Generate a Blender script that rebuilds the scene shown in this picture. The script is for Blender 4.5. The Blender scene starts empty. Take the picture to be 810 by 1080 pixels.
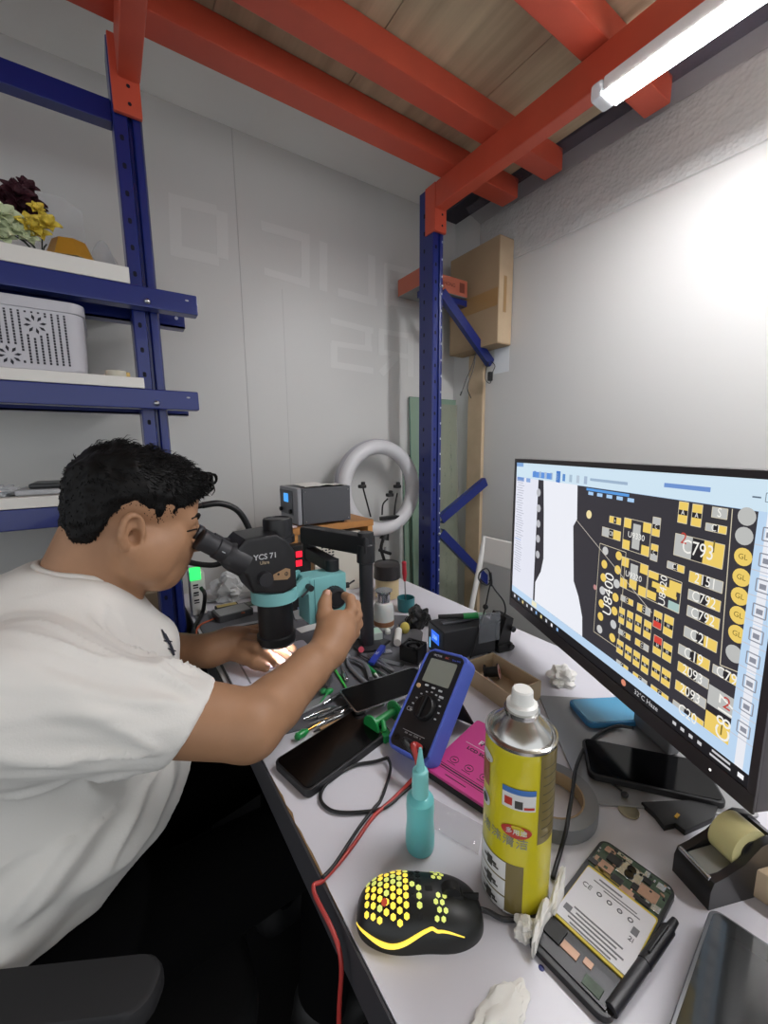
import bpy, bmesh, math, random
import numpy as np
from mathutils import Vector, Matrix, Euler, noise as mnoise
random.seed(7)
SC = bpy.context.scene
COL = SC.collection
V = Vector
R = math.radians

# ------------------------------------------------------------------ camera
FPX, YAW, PITCH, ROLL = 430.0, R(33.778), R(8.751), R(0.596)
CAM = V((0, 0, 1.17))
def _axes():
    cy, sy, cp, sp = math.cos(YAW), math.sin(YAW), math.cos(PITCH), math.sin(PITCH)
    f = V((sy*cp, cy*cp, -sp)); r = V((cy, -sy, 0)); d = f.cross(r)
    c, s = math.cos(ROLL), math.sin(ROLL)
    return (c*r + s*d), (-s*r + c*d), f
CR, CD, CF = _axes()
def ray(x, y): return CR*((x-405)/FPX) + CD*((y-540)/FPX) + CF
def at(x, y, ax, v):
    """the point of the place seen at (x, y) on the plane axis `ax` = v (metres)"""
    d = ray(x, y); return CAM + d*((v-CAM[ax])/d[ax])
def desk(x, y, z=0.75): return at(x, y, 2, z)
def atz(x, y, Z): return CAM + ray(x, y)*Z
cam = bpy.data.cameras.new('camera'); camo = bpy.data.objects.new('camera', cam); COL.objects.link(camo)
cam.sensor_fit = 'VERTICAL'; cam.sensor_height = 36; cam.lens = FPX/1080*36; cam.clip_start = 0.01
m3 = Matrix((CR, -CD, -CF)).transposed()
camo.matrix_world = Matrix.Translation(CAM) @ m3.to_4x4()
SC.camera = camo

# --------------------------------------------------------------- materials
_MC = {}
def lin(c):
    if isinstance(c, str):
        c = [int(c[i:i+2], 16)/255 for i in (0, 2, 4)]
        c = [x/12.92 if x <= .04045 else ((x+.055)/1.055)**2.4 for x in c]
    return (c[0], c[1], c[2], 1)
def mat(name, col='808080', rough=.5, metal=0, emit=None, es=1.0, trans=0, alpha=1, var=0, vscale=20, bump=0, bscale=60, coat=0, spec=.5, sss=0):
    if name in _MC: return _MC[name]
    m = bpy.data.materials.new(name); m.use_nodes = True; nt = m.node_tree; b = nt.nodes['Principled BSDF']
    c = lin(col); b.inputs['Base Color'].default_value = c
    b.inputs['Roughness'].default_value = rough; b.inputs['Metallic'].default_value = metal
    b.inputs['Specular IOR Level'].default_value = spec
    b.inputs['Coat Weight'].default_value = coat
    b.inputs['Transmission Weight'].default_value = trans; b.inputs['Alpha'].default_value = alpha
    if sss:
        b.inputs['Subsurface Weight'].default_value = sss; b.inputs['Subsurface Scale'].default_value = .01
        b.inputs['Subsurface Radius'].default_value = (1, .35, .2)
    if emit: b.inputs['Emission Color'].default_value = lin(emit); b.inputs['Emission Strength'].default_value = es
    if var or bump:
        tc = nt.nodes.new('ShaderNodeTexCoord')
        if var:
            n = nt.nodes.new('ShaderNodeTexNoise'); n.inputs['Scale'].default_value = vscale; n.inputs['Detail'].default_value = 5
            nt.links.new(tc.outputs['Object'], n.inputs['Vector'])
            r = nt.nodes.new('ShaderNodeValToRGB'); e = r.color_ramp.elements
            e[0].position = .3; e[1].position = .7
            e[0].color = [x*(1-var) for x in c[:3]]+[1]; e[1].color = [min(1, x*(1+var)) for x in c[:3]]+[1]
            nt.links.new(n.outputs['Fac'], r.inputs['Fac']); nt.links.new(r.outputs['Color'], b.inputs['Base Color'])
        if bump:
            n = nt.nodes.new('ShaderNodeTexNoise'); n.inputs['Scale'].default_value = bscale; n.inputs['Detail'].default_value = 4
            nt.links.new(tc.outputs['Object'], n.inputs['Vector'])
            bp = nt.nodes.new('ShaderNodeBump'); bp.inputs['Strength'].default_value = bump; bp.inputs['Distance'].default_value = .01
            nt.links.new(n.outputs['Fac'], bp.inputs['Height']); nt.links.new(bp.outputs['Normal'], b.inputs['Normal'])
    _MC[name] = m; return m

# ------------------------------------------------------------------ meshes
def basis(z, x=None):
    z = V(z).normalized()
    x = V(x) if x is not None else (V((1, 0, 0)) if abs(z.x) < .9 else V((0, 1, 0)))
    x = (x - z*x.dot(z)).normalized(); y = z.cross(x)
    return Matrix((x, y, z)).transposed()
def frame(o, x, z):
    """4x4 with origin o, local z along z and local x near x"""
    return Matrix.Translation(V(o)) @ basis(z, x).to_4x4()
def TR(x=0, y=0, z=0, rz=0, rx=0, ry=0):
    return Matrix.Translation((x, y, z)) @ Euler((R(rx), R(ry), R(rz))).to_matrix().to_4x4()
def spline(pts, n=8):
    pts = [V(p) for p in pts]
    if len(pts) < 3: return pts
    P = [pts[0]*2-pts[1]]+pts+[pts[-1]*2-pts[-2]]; out = []
    for i in range(1, len(P)-2):
        a, b, c, d = P[i-1:i+3]
        for k in range(n):
            t = k/n
            out.append(.5*((2*b)+(c-a)*t+(2*a-5*b+4*c-d)*t*t+(3*b-a-3*c+d)*t**3))
    out.append(pts[-1]); return out
def rrect(w, h, r, n=5):
    o = []
    for cx, cy, a in ((w/2-r, h/2-r, 0), (-w/2+r, h/2-r, 90), (-w/2+r, -h/2+r, 180), (w/2-r, -h/2+r, 270)):
        for k in range(n+1):
            t = R(a+90*k/n); o.append((cx+r*math.cos(t), cy+r*math.sin(t)))
    return o
class MB:
    def __init__(s, m=None, M=None):
        s.bm = bmesh.new(); s.mats = []; s.i = 0; s.M = M or Matrix.Identity(4)
        if m: s.m(m)
    def m(s, m):
        if m not in s.mats: s.mats.append(m)
        s.i = s.mats.index(m); return s
    def _fin(s, verts, faces, M=None):
        T = s.M @ M if M is not None else s.M
        for v in verts: v.co = T @ v.co
        for f in faces: f.material_index = s.i
        return s
    def raw(s, vs, fs, M=None):
        bv = [s.bm.verts.new(v) for v in vs]; bf = []
        for f in fs:
            try: bf.append(s.bm.faces.new([bv[i] for i in f]))
            except ValueError: pass
        return s._fin(bv, bf, M)
    def box(s, c, sz, M=None, bev=0, seg=2):
        r = bmesh.ops.create_cube(s.bm, size=1); vs = r['verts']
        for v in vs: v.co = V((v.co.x*sz[0]+c[0], v.co.y*sz[1]+c[1], v.co.z*sz[2]+c[2]))
        fs = set(f for v in vs for f in v.link_faces)
        if bev:
            es = list(set(e for v in vs for e in v.link_edges))
            r = bmesh.ops.bevel(s.bm, geom=es, offset=min(bev, min(sz)*.49), segments=seg, affect='EDGES', profile=.5)
            vs = r['verts']; fs = set(r['faces']) | set(f for v in vs for f in v.link_faces)
            vs = set(v for f in fs for v in f.verts)
        return s._fin(vs, fs, M)
    def bx(s, a, b, bev=0, M=None):
        return s.box([(a[i]+b[i])/2 for i in range(3)], [abs(b[i]-a[i]) for i in range(3)], M, bev)
    def cyl(s, a, b, r, r2=None, seg=20, M=None, cap=True):
        a, b = V(a), V(b); r2 = r if r2 is None else r2; B = basis(b-a); n = seg
        vs = [a+B@V((r*math.cos(2*math.pi*k/n), r*math.sin(2*math.pi*k/n), 0)) for k in range(n)]
        vs += [b+B@V((r2*math.cos(2*math.pi*k/n), r2*math.sin(2*math.pi*k/n), 0)) for k in range(n)]
        fs = [(k, (k+1) % n, n+(k+1) % n, n+k) for k in range(n)]
        if cap: fs += [tuple(range(n))[::-1], tuple(range(n, 2*n))]
        return s.raw(vs, fs, M)
    def lathe(s, prof, seg=32, M=None):
        vs = []; n = seg; fs = []
        for r, z in prof:
            for k in range(n):
                t = 2*math.pi*k/n; vs.append((max(r, 1e-5)*math.cos(t), max(r, 1e-5)*math.sin(t), z))
        for j in range(len(prof)-1):
            for k in range(n):
                fs.append((j*n+k, j*n+(k+1) % n, (j+1)*n+(k+1) % n, (j+1)*n+k))
        if prof[0][0] > 1e-4 and prof[-1] != prof[0]: fs.append(tuple(range(n))[::-1])
        if prof[-1][0] > 1e-4 and prof[-1] != prof[0]: fs.append(tuple(range((len(prof)-1)*n, len(prof)*n)))
        return s.raw(vs, fs, M)
    def tube(s, pts, r, seg=8, M=None, sm=8, flat=1.0):
        pts = spline(pts, sm) if sm else [V(p) for p in pts]; n = len(pts); vs = []; fs = []
        rr = r if isinstance(r, (list, tuple)) else [r]*2
        up = None
        for i, p in enumerate(pts):
            t = (pts[min(i+1, n-1)]-pts[max(i-1, 0)]).normalized()
            if up is None: up = V((0, 0, 1)) if abs(t.z) < .9 else V((1, 0, 0))
            x = t.cross(up).normalized(); up = x.cross(t)
            f = i/(n-1)*(len(rr)-1); k = min(int(f), len(rr)-2); q = rr[k]+(rr[k+1]-rr[k])*(f-k)
            for j in range(seg):
                a = 2*math.pi*j/seg; vs.append(p+x*(q*math.cos(a))+up*(q*flat*math.sin(a)))
        for i in range(n-1):
            for j in range(seg): fs.append((i*seg+j, i*seg+(j+1) % seg, (i+1)*seg+(j+1) % seg, (i+1)*seg+j))
        fs += [tuple(range(seg))[::-1], tuple(range((n-1)*seg, n*seg))]
        return s.raw(vs, fs, M)
    def prism(s, poly, z0, z1, M=None, bev=0):
        n = len(poly)
        if bev:
            cx = sum(p[0] for p in poly)/n; cy = sum(p[1] for p in poly)/n
            def ins(d):
                o = []
                for p in poly:
                    q = V((p[0]-cx, p[1]-cy)); L = q.length; o.append((cx+q.x*(1-d/L), cy+q.y*(1-d/L)))
                return o
            lay = [(ins(bev), z0), (ins(bev*.3), z0+bev*.3), (poly, z0+bev), (poly, z1-bev), (ins(bev*.3), z1-bev*.3), (ins(bev), z1)]
        else: lay = [(poly, z0), (poly, z1)]
        vs = [(p[0], p[1], z) for pl, z in lay for p in pl]; fs = []
        for j in range(len(lay)-1):
            for k in range(n): fs.append((j*n+k, j*n+(k+1) % n, (j+1)*n+(k+1) % n, (j+1)*n+k))
        fs += [tuple(range(n))[::-1], tuple(range((len(lay)-1)*n, len(lay)*n))]
        return s.raw(vs, fs, M)
    def ell(s, c, r, M=None, u=20, v=12):
        res = bmesh.ops.create_uvsphere(s.bm, u_segments=u, v_segments=v, radius=1); vs = res['verts']
        r = r if isinstance(r, (list, tuple)) else (r, r, r)
        for q in vs: q.co = V((q.co.x*r[0]+c[0], q.co.y*r[1]+c[1], q.co.z*r[2]+c[2]))
        return s._fin(vs, set(f for q in vs for f in q.link_faces), M)
    def torus(s, R0, r0, M=None, n=48, k=14, a0=0, a1=360, fl=1.0):
        vs = []; fs = []; full = abs(a1-a0-360) < 1e-6; nn = n if full else n+1
        for i in range(nn):
            a = R(a0+(a1-a0)*i/n)
            for j in range(k):
                b = 2*math.pi*j/k; q = R0+r0*math.cos(b); vs.append((q*math.cos(a), q*math.sin(a), r0*fl*math.sin(b)))
        for i in range(n):
            i2 = (i+1) % nn
            for j in range(k): fs.append((i*k+j, i2*k+j, i2*k+(j+1) % k, i*k+(j+1) % k))
        if not full: fs += [tuple(range(k)), tuple(range((nn-1)*k, nn*k))[::-1]]
        return s.raw(vs, fs, M)
    def grid(s, f, nu, nv, M=None, wrap=False):
        vs = [f(i/nu, j/nv) for i in range(nu+1) for j in range(nv+1)]
        fs = [(i*(nv+1)+j, (i+1)*(nv+1)+j, (i+1)*(nv+1)+j+1, i*(nv+1)+j+1) for i in range(nu) for j in range(nv)]
        return s.raw(vs, fs, M)
    def quad(s, a, b, c, d): return s.raw([a, b, c, d], [(0, 1, 2, 3)])
    def text(s, txt, size, M, depth=.0004, align='CENTER', sx=1.0, bold=0):
        cu = bpy.data.curves.new('t', 'FONT'); cu.body = txt; cu.size = size; cu.align_x = align; cu.align_y = 'CENTER'
        cu.extrude = depth/2; cu.resolution_u = 3; cu.offset = bold
        o = bpy.data.objects.new('t', cu); COL.objects.link(o); bpy.context.view_layer.update()
        me = bpy.data.meshes.new_from_object(o.evaluated_get(bpy.context.evaluated_depsgraph_get()))
        bpy.data.objects.remove(o); bpy.data.curves.remove(cu)
        vs = [(v.co.x*sx, v.co.y, v.co.z) for v in me.vertices]; fs = [tuple(p.vertices) for p in me.polygons]
        bpy.data.meshes.remove(me)
        return s.raw(vs, fs, M)
    def build(s, name, parent=None, smooth=35, solid=0, norm=True):
        me = bpy.data.meshes.new(name)
        if norm: bmesh.ops.recalc_face_normals(s.bm, faces=s.bm.faces)
        s.bm.to_mesh(me); s.bm.free()
        for m in s.mats: me.materials.append(m)
        return link(name, me, parent, smooth)
def link(name, me, parent=None, smooth=35):
    if smooth:
        me.polygons.foreach_set('use_smooth', [True]*len(me.polygons))
        if smooth < 180: me.set_sharp_from_angle(angle=R(smooth))
    o = bpy.data.objects.new(name, me); COL.objects.link(o)
    if smooth and smooth < 90:
        wn = o.modifiers.new('wn', 'WEIGHTED_NORMAL'); wn.keep_sharp = True; wn.weight = 80
    if parent is not None:
        W = world_of(parent); me.transform(W.inverted()); o.parent = parent
    return o
def world_of(o):
    W = o.matrix_basis.copy()
    while o.parent is not None: o = o.parent; W = o.matrix_basis @ W
    return W
def tag(o, label, cat, group=None, kind=None):
    o['label'] = label; o['category'] = cat
    if group: o['group'] = group
    if kind: o['kind'] = kind
    return o
def thing(name, label, cat, loc=(0, 0, 0), group=None):
    o = bpy.data.objects.new(name, None); COL.objects.link(o); o.location = V(loc); o.empty_display_size = .02
    return tag(o, label, cat, group)
def struct(o, label=None):
    o['kind'] = 'structure'
    if label: o['label'] = label
    return o
def dup(root, M, label=None, group=None):
    """copy of a thing with its parts and sub-parts, moved by the matrix M"""
    r = root.copy(); COL.objects.link(r); r.matrix_basis = M @ root.matrix_basis
    if label: r['label'] = label
    if group: r['group'] = group
    def rec(src, dst):
        for ch in list(src.children):
            c = ch.copy(); COL.objects.link(c); c.parent = dst; rec(ch, c)
    rec(root, r); return r
def wob(p, s, a): return a*mnoise.noise(V(p)*s)
LAMP_E, SCR_E, AMB, FILL_W, SCOPE_W = 86.0, 1.0, 1.15, 55.0, .3
BODY_H, SHIRT_H = .0030, .0045
# ---------------------------------------------------------------- the room
WY, WX = 1.34, 1.262            # back wall, right wall
wall_m = mat('wall paint', 'c9c9c6', .42, var=.02, vscale=2.5)
wallr_m = mat('wall panel', 'c8c8c5', .45, var=.02, vscale=2.0)
soff_m = mat('soffit white', 'ecebe6', .6)
seam_m = mat('seam', 'b5b5b3', .6)
b = MB(wall_m); x0 = at(254, 300, 1, WY).x
for a, c in ((-3.0, x0-.0012), (x0+.0012, 1.3)): b.bx((a, WY, 0), (c, WY+.03, 2.12))
b.m(seam_m); b.bx((x0-.0012, WY+.0012, 0), (x0+.0012, WY+.03, 2.12))
x1 = at(300, 360, 1, WY).x; b.bx((x1-.0007, WY-.0003, 0), (x1+.0007, WY+.01, at(297, 305, 1, WY).z))
struct(b.build('wall_back', smooth=0))
struct(MB(wallr_m).bx((WX, -1.7, 0), (WX+.03, WY+.03, 2.0695)).build('wall_right', smooth=0))
struct(MB(mat('floor dark', '1c1a1b', .5, var=.2, vscale=8)).bx((-3.0, -2.5, -.03), (WX+.03, WY+.03, 0)).build('floor', smooth=0))
struct(MB(soff_m).bx((-1.6, 1.058, 2.088), (1.3, WY+.02, 2.102)).build('trim_1', smooth=0), 'white soffit strip above the back wall')

# plywood deck of the mezzanine: the ceiling
pm = bpy.data.materials.new('plywood'); pm.use_nodes = True; nt = pm.node_tree; bs = nt.nodes['Principled BSDF']; bs.inputs['Roughness'].default_value = .6
tc = nt.nodes.new('ShaderNodeTexCoord'); mp = nt.nodes.new('ShaderNodeMapping'); mp.inputs['Scale'].default_value = (16, .7, 1)
n1 = nt.nodes.new('ShaderNodeTexNoise'); n1.inputs['Scale'].default_value = 1.6; n1.inputs['Detail'].default_value = 6
cr = nt.nodes.new('ShaderNodeValToRGB'); e = cr.color_ramp.elements; e[0].position = .3; e[0].color = lin('a59378'); e[1].position = .7; e[1].color = lin('cdbb9b')
nt.links.new(tc.outputs['Object'], mp.inputs['Vector']); nt.links.new(mp.outputs['Vector'], n1.inputs['Vector']); nt.links.new(n1.outputs['Fac'], cr.inputs['Fac']); nt.links.new(cr.outputs['Color'], bs.inputs['Base Color'])
b = MB(pm)
for k in range(9):
    xa = -1.6+k*.31
    b.bx((xa, -1.7, 2.046), (min(xa+.308, 1.17), 1.058, 2.1))
struct(b.build('ceiling', smooth=0))
struct(MB(mat('gap shade', '3c3740', .8)).bx((1.171, -1.7, 2.07), (1.32, 1.36, 2.085)).build('gap_shade_strip', smooth=0), 'dark strip painted as the shade in the gap between deck and wall')  # dark strip added to paint the gap's shade and block light from above

# mirrored sign reflection on the back wall, painted as paler raised letters
lt = thing('wall_reflection', 'faint mirrored reflection of sign letters, painted on the grey back wall', 'lettering', (.6, WY, 1.6))
let_m = mat('letter reflection', 'd1d1ce', .38)
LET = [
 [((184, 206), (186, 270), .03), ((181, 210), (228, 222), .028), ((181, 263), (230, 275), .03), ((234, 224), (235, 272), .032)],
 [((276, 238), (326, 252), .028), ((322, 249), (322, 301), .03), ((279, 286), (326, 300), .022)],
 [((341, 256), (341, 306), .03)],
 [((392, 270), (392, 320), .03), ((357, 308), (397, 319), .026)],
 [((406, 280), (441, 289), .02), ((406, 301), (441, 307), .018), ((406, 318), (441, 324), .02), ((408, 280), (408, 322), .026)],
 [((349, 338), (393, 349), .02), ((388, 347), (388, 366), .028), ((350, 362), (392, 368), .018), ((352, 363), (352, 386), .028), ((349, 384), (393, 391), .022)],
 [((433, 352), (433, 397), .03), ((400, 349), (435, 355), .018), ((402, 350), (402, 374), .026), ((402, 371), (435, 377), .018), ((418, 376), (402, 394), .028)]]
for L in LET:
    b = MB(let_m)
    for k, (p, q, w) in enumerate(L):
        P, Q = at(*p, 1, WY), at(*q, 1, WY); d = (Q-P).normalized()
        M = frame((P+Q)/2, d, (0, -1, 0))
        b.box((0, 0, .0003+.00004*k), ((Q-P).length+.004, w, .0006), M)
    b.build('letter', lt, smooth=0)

# ------------------------------------------------------------- rack frame
blue = mat('rack blue', '14246c', .3, coat=.3); red = mat('rack red', 'c4513a', .45, coat=.1, var=.06, vscale=12)
hole = mat('hole dark', '07091c', .9); holep = mat('hole pale', 'aeb2c4', .8); bolt_m = mat('bolt zinc', 'b9bcc0', .3, 1)
YP = 1.08
def post(X0, X1, label, pale=False, side=False):
    t = thing('rack_post', label, 'rack post', ((X0+X1)/2, YP+.035, 0))
    w = X1-X0; dp = .07
    pr = [(0, dp), (0, .003), (.003, 0), (w*.46, 0), (w*.52, .012), (w*.6, .012), (w*.66, .002), (w*.75, 0), (w*.9, .001), (w*.97, .006), (w, .016), (w, dp), (w-.01, dp), (w-.01, .03), (.01, .03), (.01, dp)]
    b = MB(blue); b.prism([(X0+p[0], YP+p[1]) for p in pr], 0, 1.985)
    k = 0
    for z in np.arange(.3, 1.96, .052):
        b.m(hole)
        b.prism([(x, y) for x, y in rrect(.007, .011, .003, 3)], 0, .0006, frame((X0+w*.24, YP+.0002, z), (1, 0, 0), (0, -1, 0)))
        if side:
            b.prism(rrect(.007, .013, .003, 3), 0, .0006, frame((X0+.0002, YP+.045, z), (0, 1, 0), (-1, 0, 0)))
            b.m(holep); b.prism(rrect(.005, .007, .002, 3), 0, .0006, frame((X0+w*.82, YP+.0002, z+.02), (1, 0, 0), (0, -1, 0)))
    b.build('upright', t, smooth=30)
    return t
p1 = post(.072, .126, 'blue perforated steel post with shelf arms bolted across it')
p2 = post(.922, .968, 'blue perforated steel post with diagonal braces, standing behind the desk', side=True)
MB(bolt_m).ell((.958, YP-.002, at(462, 301, 1, YP).z), .005).build('bolt', p2)
MB(bolt_m).ell((.958, YP-.002, at(463, 563, 1, YP).z), .005).build('bolt', p2)
YB = 1.118
for p, q in (((467, 308), (519, 383)), ((466, 548), (513, 508)), ((466, 562), (519, 617))):
    P, Q = at(*p, 1, YB), at(*q, 1, YB); d = (Q-P).normalized(); M = frame((P+Q)/2, d, (0, -1, 0)); L = (Q-P).length
    b = MB(blue); b.box((0, 0, 0), (L, .034, .003), M); b.box((0, .0155, -.009), (L, .003, .018), M); b.box((0, -.0155, -.009), (L, .003, .018), M)
    b.build('brace', p2, smooth=0)

def xbeam(X0, X1, label):
    t = thing('rack_beam', label, 'beam', ((X0+X1)/2, .3, 1.91), 'red beams carrying the deck')
    b = MB(red); b.bx((X0, -1.6, 1.91), (X1, YP-.012, 1.985), bev=.004); b.build('beam_tube', t)
    xa, xb = (X0+.004, X0+.048) if X0 > .5 else (.074, .125)
    b = MB(red); b.bx((xa, YP-.012, 1.848), (xb, YP-.002, 1.985), bev=.002)
    if X0 > .5: b.bx((xa-.0052, YP-.012, 1.848), (xa+.0005, YP+.036, 1.985), bev=.001)
    b.m(hole)
    for z in (1.868, 1.9): b.cyl(((xa+xb)/2+.004, YP-.0115, z), ((xa+xb)/2+.004, YP-.0126, z), .0035, seg=12)
    b.build('end_plate', t)
    return t
xbeam(.918, .958, 'red steel beam running beside the lit tube lamp')
xbeam(.086, .126, 'red steel beam above the shelves post')
for ya, yb, lb in ((.985, 1.05, 'red cross joist under the plywood, the one along the white soffit'), (.825, .885, 'red cross joist under the plywood, next one out from the soffit'), (.54, .60, 'red cross joist under the plywood whose end shows below the tube lamp')):
    b = MB(red); b.bx((-1.5, ya, 1.986), (1.205, yb, 2.045), bev=.004)
    tag(b.build('deck_joist'), lb, 'joist', 'red joists under the deck')

# ------------------------------------------------------------- left shelf
wb = mat('shelf white', 'dcdad4', .55)
for zt, xe, xr, lv in ((1.515, .2, .188, 'upper'), (1.305, .187, .18, 'middle'), (1.062, .128, .128, 'lowest')):
    what = {'upper': 'under the flower shelf', 'middle': 'under the basket shelf', 'lowest': 'under the shelf with the dark tablet'}[lv]
    b = MB(blue); b.bx((-1.2, 1.045, zt-.042), (xe, YP-.003, zt), bev=.003)
    b.m(hole); b.bx((xe-.0002, 1.05, zt-.037), (xe+.0004, 1.072, zt-.006))
    b.m(bolt_m); b.ell((.1, 1.043, zt-.03), .006); b.ell((xe-.022, 1.0452, zt-.014), (.004, .001, .002))
    tag(b.build('shelf_beam'), 'blue front shelf beam '+what, 'shelf beam', 'blue shelf beams')
    b = MB(blue); b.bx((-1.2, 1.156, zt-.046), (xr, 1.19, zt-.042)); b.bx((-1.2, 1.156, zt-.046), (xr, 1.16, zt-.004)); b.bx((-1.2, 1.156, zt-.004), (xr, 1.19, zt))
    b.m(holep); b.cyl((xr-.018, 1.1562, zt-.024), (xr-.018, 1.1552, zt-.024), .004, seg=10)
    tag(b.build('shelf_beam', smooth=0), 'blue rear shelf beam '+what, 'shelf beam', 'blue shelf beams')
    x = {'upper': .072, 'middle': .08, 'lowest': .07}[lv]
    yb = 1.078 if x > .0715 else 1.33
    b = MB(wb); b.bx((-1.2, 1.046, zt+.0005), (x, 1.079, zt+.0225 if lv != 'upper' else zt+.032), bev=.0015); b.bx((-1.2, 1.079, zt+.0005), (.0712, 1.335, zt+.0225 if lv != 'upper' else zt+.032))
    tag(b.build('shelf_board', smooth=0), {'upper': 'white shelf board holding the flowers', 'middle': 'white shelf board holding the plastic basket', 'lowest': 'white shelf board holding a dark tablet'}[lv], 'shelf', 'white shelf boards')
b = MB(blue); b.bx((-1.2, 1.105, 1.845), (.072, 1.135, 1.888), bev=.002); b.build('crossbar', p1)

# ------------------------------------------------------------- tube lamp
lp = thing('tube_lamp', 'glowing white tube lamp under the deck', 'lamp', (.926, .05, 1.89))
LZ = 1.888
b = MB(mat('tube glow', 'ffffff', .4, emit='fdfcff', es=LAMP_E)); b.bx((.901, -.6, LZ-.010), (.953, .535, LZ-.0085), bev=.0005); b.build('diffuser', lp)
b = MB(mat('lamp white', 'e8e8e6', .4)); b.bx((.902, -.6, LZ-.0083), (.952, .535, LZ+.0215), bev=.003); b.build('housing', lp)
b = MB(mat('clear cap', 'dfe3e6', .15, alpha=.75)); b.bx((.901, .536, LZ-.011), (.953, .562, LZ+.0215), bev=.006); b.build('end_cap', lp); b = MB(mat('clear cap')); b.bx((.901, -.63, LZ-.011), (.953, -.601, LZ+.0215), bev=.006); b.build('end_cap', lp)

# ------------------------------------------------------------ bubble wrap
bw = bpy.data.materials.new('bubble wrap'); bw.use_nodes = True; nt = bw.node_tree; bs = nt.nodes['Principled BSDF']
bs.inputs['Base Color'].default_value = lin('dcdcda'); bs.inputs['Roughness'].default_value = .12; bs.inputs['Alpha'].default_value = .45
tc = nt.nodes.new('ShaderNodeTexCoord'); vo = nt.nodes.new('ShaderNodeTexVoronoi'); vo.inputs['Scale'].default_value = 95; bp = nt.nodes.new('ShaderNodeBump'); bp.inputs['Strength'].default_value = .7; bp.inputs['Distance'].default_value = .004
nz = nt.nodes.new('ShaderNodeTexNoise'); nz.inputs['Scale'].default_value = 30; bp2 = nt.nodes.new('ShaderNodeBump'); bp2.inputs['Strength'].default_value = .6; bp2.inputs['Distance'].default_value = .01
nt.links.new(tc.outputs['Object'], vo.inputs['Vector']); nt.links.new(tc.outputs['Object'], nz.inputs['Vector']); nt.links.new(vo.outputs['Distance'], bp.inputs['Height']); nt.links.new(nz.outputs['Fac'], bp2.inputs['Height']); nt.links.new(bp.outputs['Normal'], bp2.inputs['Normal']); nt.links.new(bp2.outputs['Normal'], bs.inputs['Normal'])
def bwf(u, v):
    y = -1.3+u*2.5; return (1.2565-.004*abs(mnoise.noise((y*14, v*4, 0)))-.004*max(0, math.sin(y*9))*v, y, 1.828+.185*v+.004*mnoise.noise((y*3, 0, 5)))
bwt = thing('bubble_wrap', 'clear bubble wrap sheet taped along the top of the wall', 'bubble wrap', (1.25, 0, 1.83))
MB(bw).grid(bwf, 160, 14).build('hanging_sheet', bwt, smooth=180, norm=False)
fold_m = mat('wrap fold', '8d8694', .15, alpha=.32, bump=.8, bscale=60)  # film toned darker: the dark void behind is put into its colour
def bwg(u, v):
    y = -1.3+u*2.5; return (1.256-.08*v+.004*mnoise.noise((y*25, v*6, 3)), y, 2.012+.03*v+.006*mnoise.noise((y*22, v*5, 9))-.004*math.sin(math.pi*v))
MB(fold_m).grid(bwg, 160, 8).build('folded_edge', bwt, smooth=180, norm=False)

# -------------------------------------------------- things in the corner
card = mat('cardboard', 'a18a6c', .8, var=.06, vscale=6); cardl = mat('cardboard light', 'b9a487', .8, var=.06); tape_b = mat('packing tape', '9d7d52', .3)
XB = 1.185
Pn, Pf = at(526, 300, 0, XB), at(475, 300, 0, XB); zb, zt = at(526, 361, 0, XB).z, at(525, 248, 0, XB).z
t = thing('cardboard_box', 'tall flat brown cardboard box up in the corner', 'box', (XB+.03, (Pn.y+Pf.y)/2, zb))
b = MB(card); b.bx((XB, Pn.y, zb), (WX-.003, min(Pf.y, WY-.005), zt), bev=.002); b.build('carton', t)
b = MB(tape_b); zm = (zb+zt)/2-.02
b.bx((XB-.0008, Pn.y+.001, zm-.03), (XB-.0002, min(Pf.y, WY-.006), zm+.03)); b.build('tape', t)
b = MB(cardl); b.bx((XB+.002, Pn.y-.0012, zb+.004), (WX-.006, Pn.y-.0004, zt-.004)); b.m(tape_b)
b.bx((XB+.025, Pn.y-.002, zm-.05), (XB+.04, Pn.y-.0012, zm+.07)); b.build('end_flap', t)
# narrow brown strip standing on the wall end below it
Y0, Y1 = at(508, 450, 0, 1.243).y, at(493, 450, 0, 1.243).y
b = MB(cardl); b.bx((1.243, Y0, 0), (WX-.002, Y1, zb-.003), bev=.002); tag(b.build('brown_board'), 'narrow light brown board standing below the tall carton', 'board')
# salmon box
YS = 1.17
A, Bq = at(466, 288, 1, YS), at(506, 301, 1, YS); zl = at(466, 307, 1, YS).z
x0s = at(443, 300, 1, YS).x
t = thing('salmon_box', 'small salmon red carton behind the blue post', 'box', ((x0s+Bq.x)/2, YS+.05, zl))
sal = mat('salmon card', 'b0604a', .6); b = MB(sal); b.bx((x0s, YS, zl), (1.165, YS+.13, A.z-.002), bev=.002); b.m(mat('box under', '8c8a86', .8)); b.bx((x0s+.001, YS+.001, zl-.001), (1.164, YS+.129, zl+.001)); b.build('carton', t)
b = MB(mat('salmon print', '6d3426', .6)); b.text('AUSHONG', .018, frame((1.06, YS-.0006, (zl+A.z)/2), (1, 0, 0), (0, -1, 0)), .0006); b.build('lettering', t, smooth=0); b = MB(mat('salmon print')); b.bx((1.125, YS-.001, zl+.012), (1.15, YS-.0003, A.z-.014)); b.build('emblem', t, smooth=0)
# bracket the salmon box rests on
b = MB(blue); b.bx((.968, YS+.02, zl-.022), (1.25, YS+.05, zl-.0012)); b.build('brace', p2, smooth=0)
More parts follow.
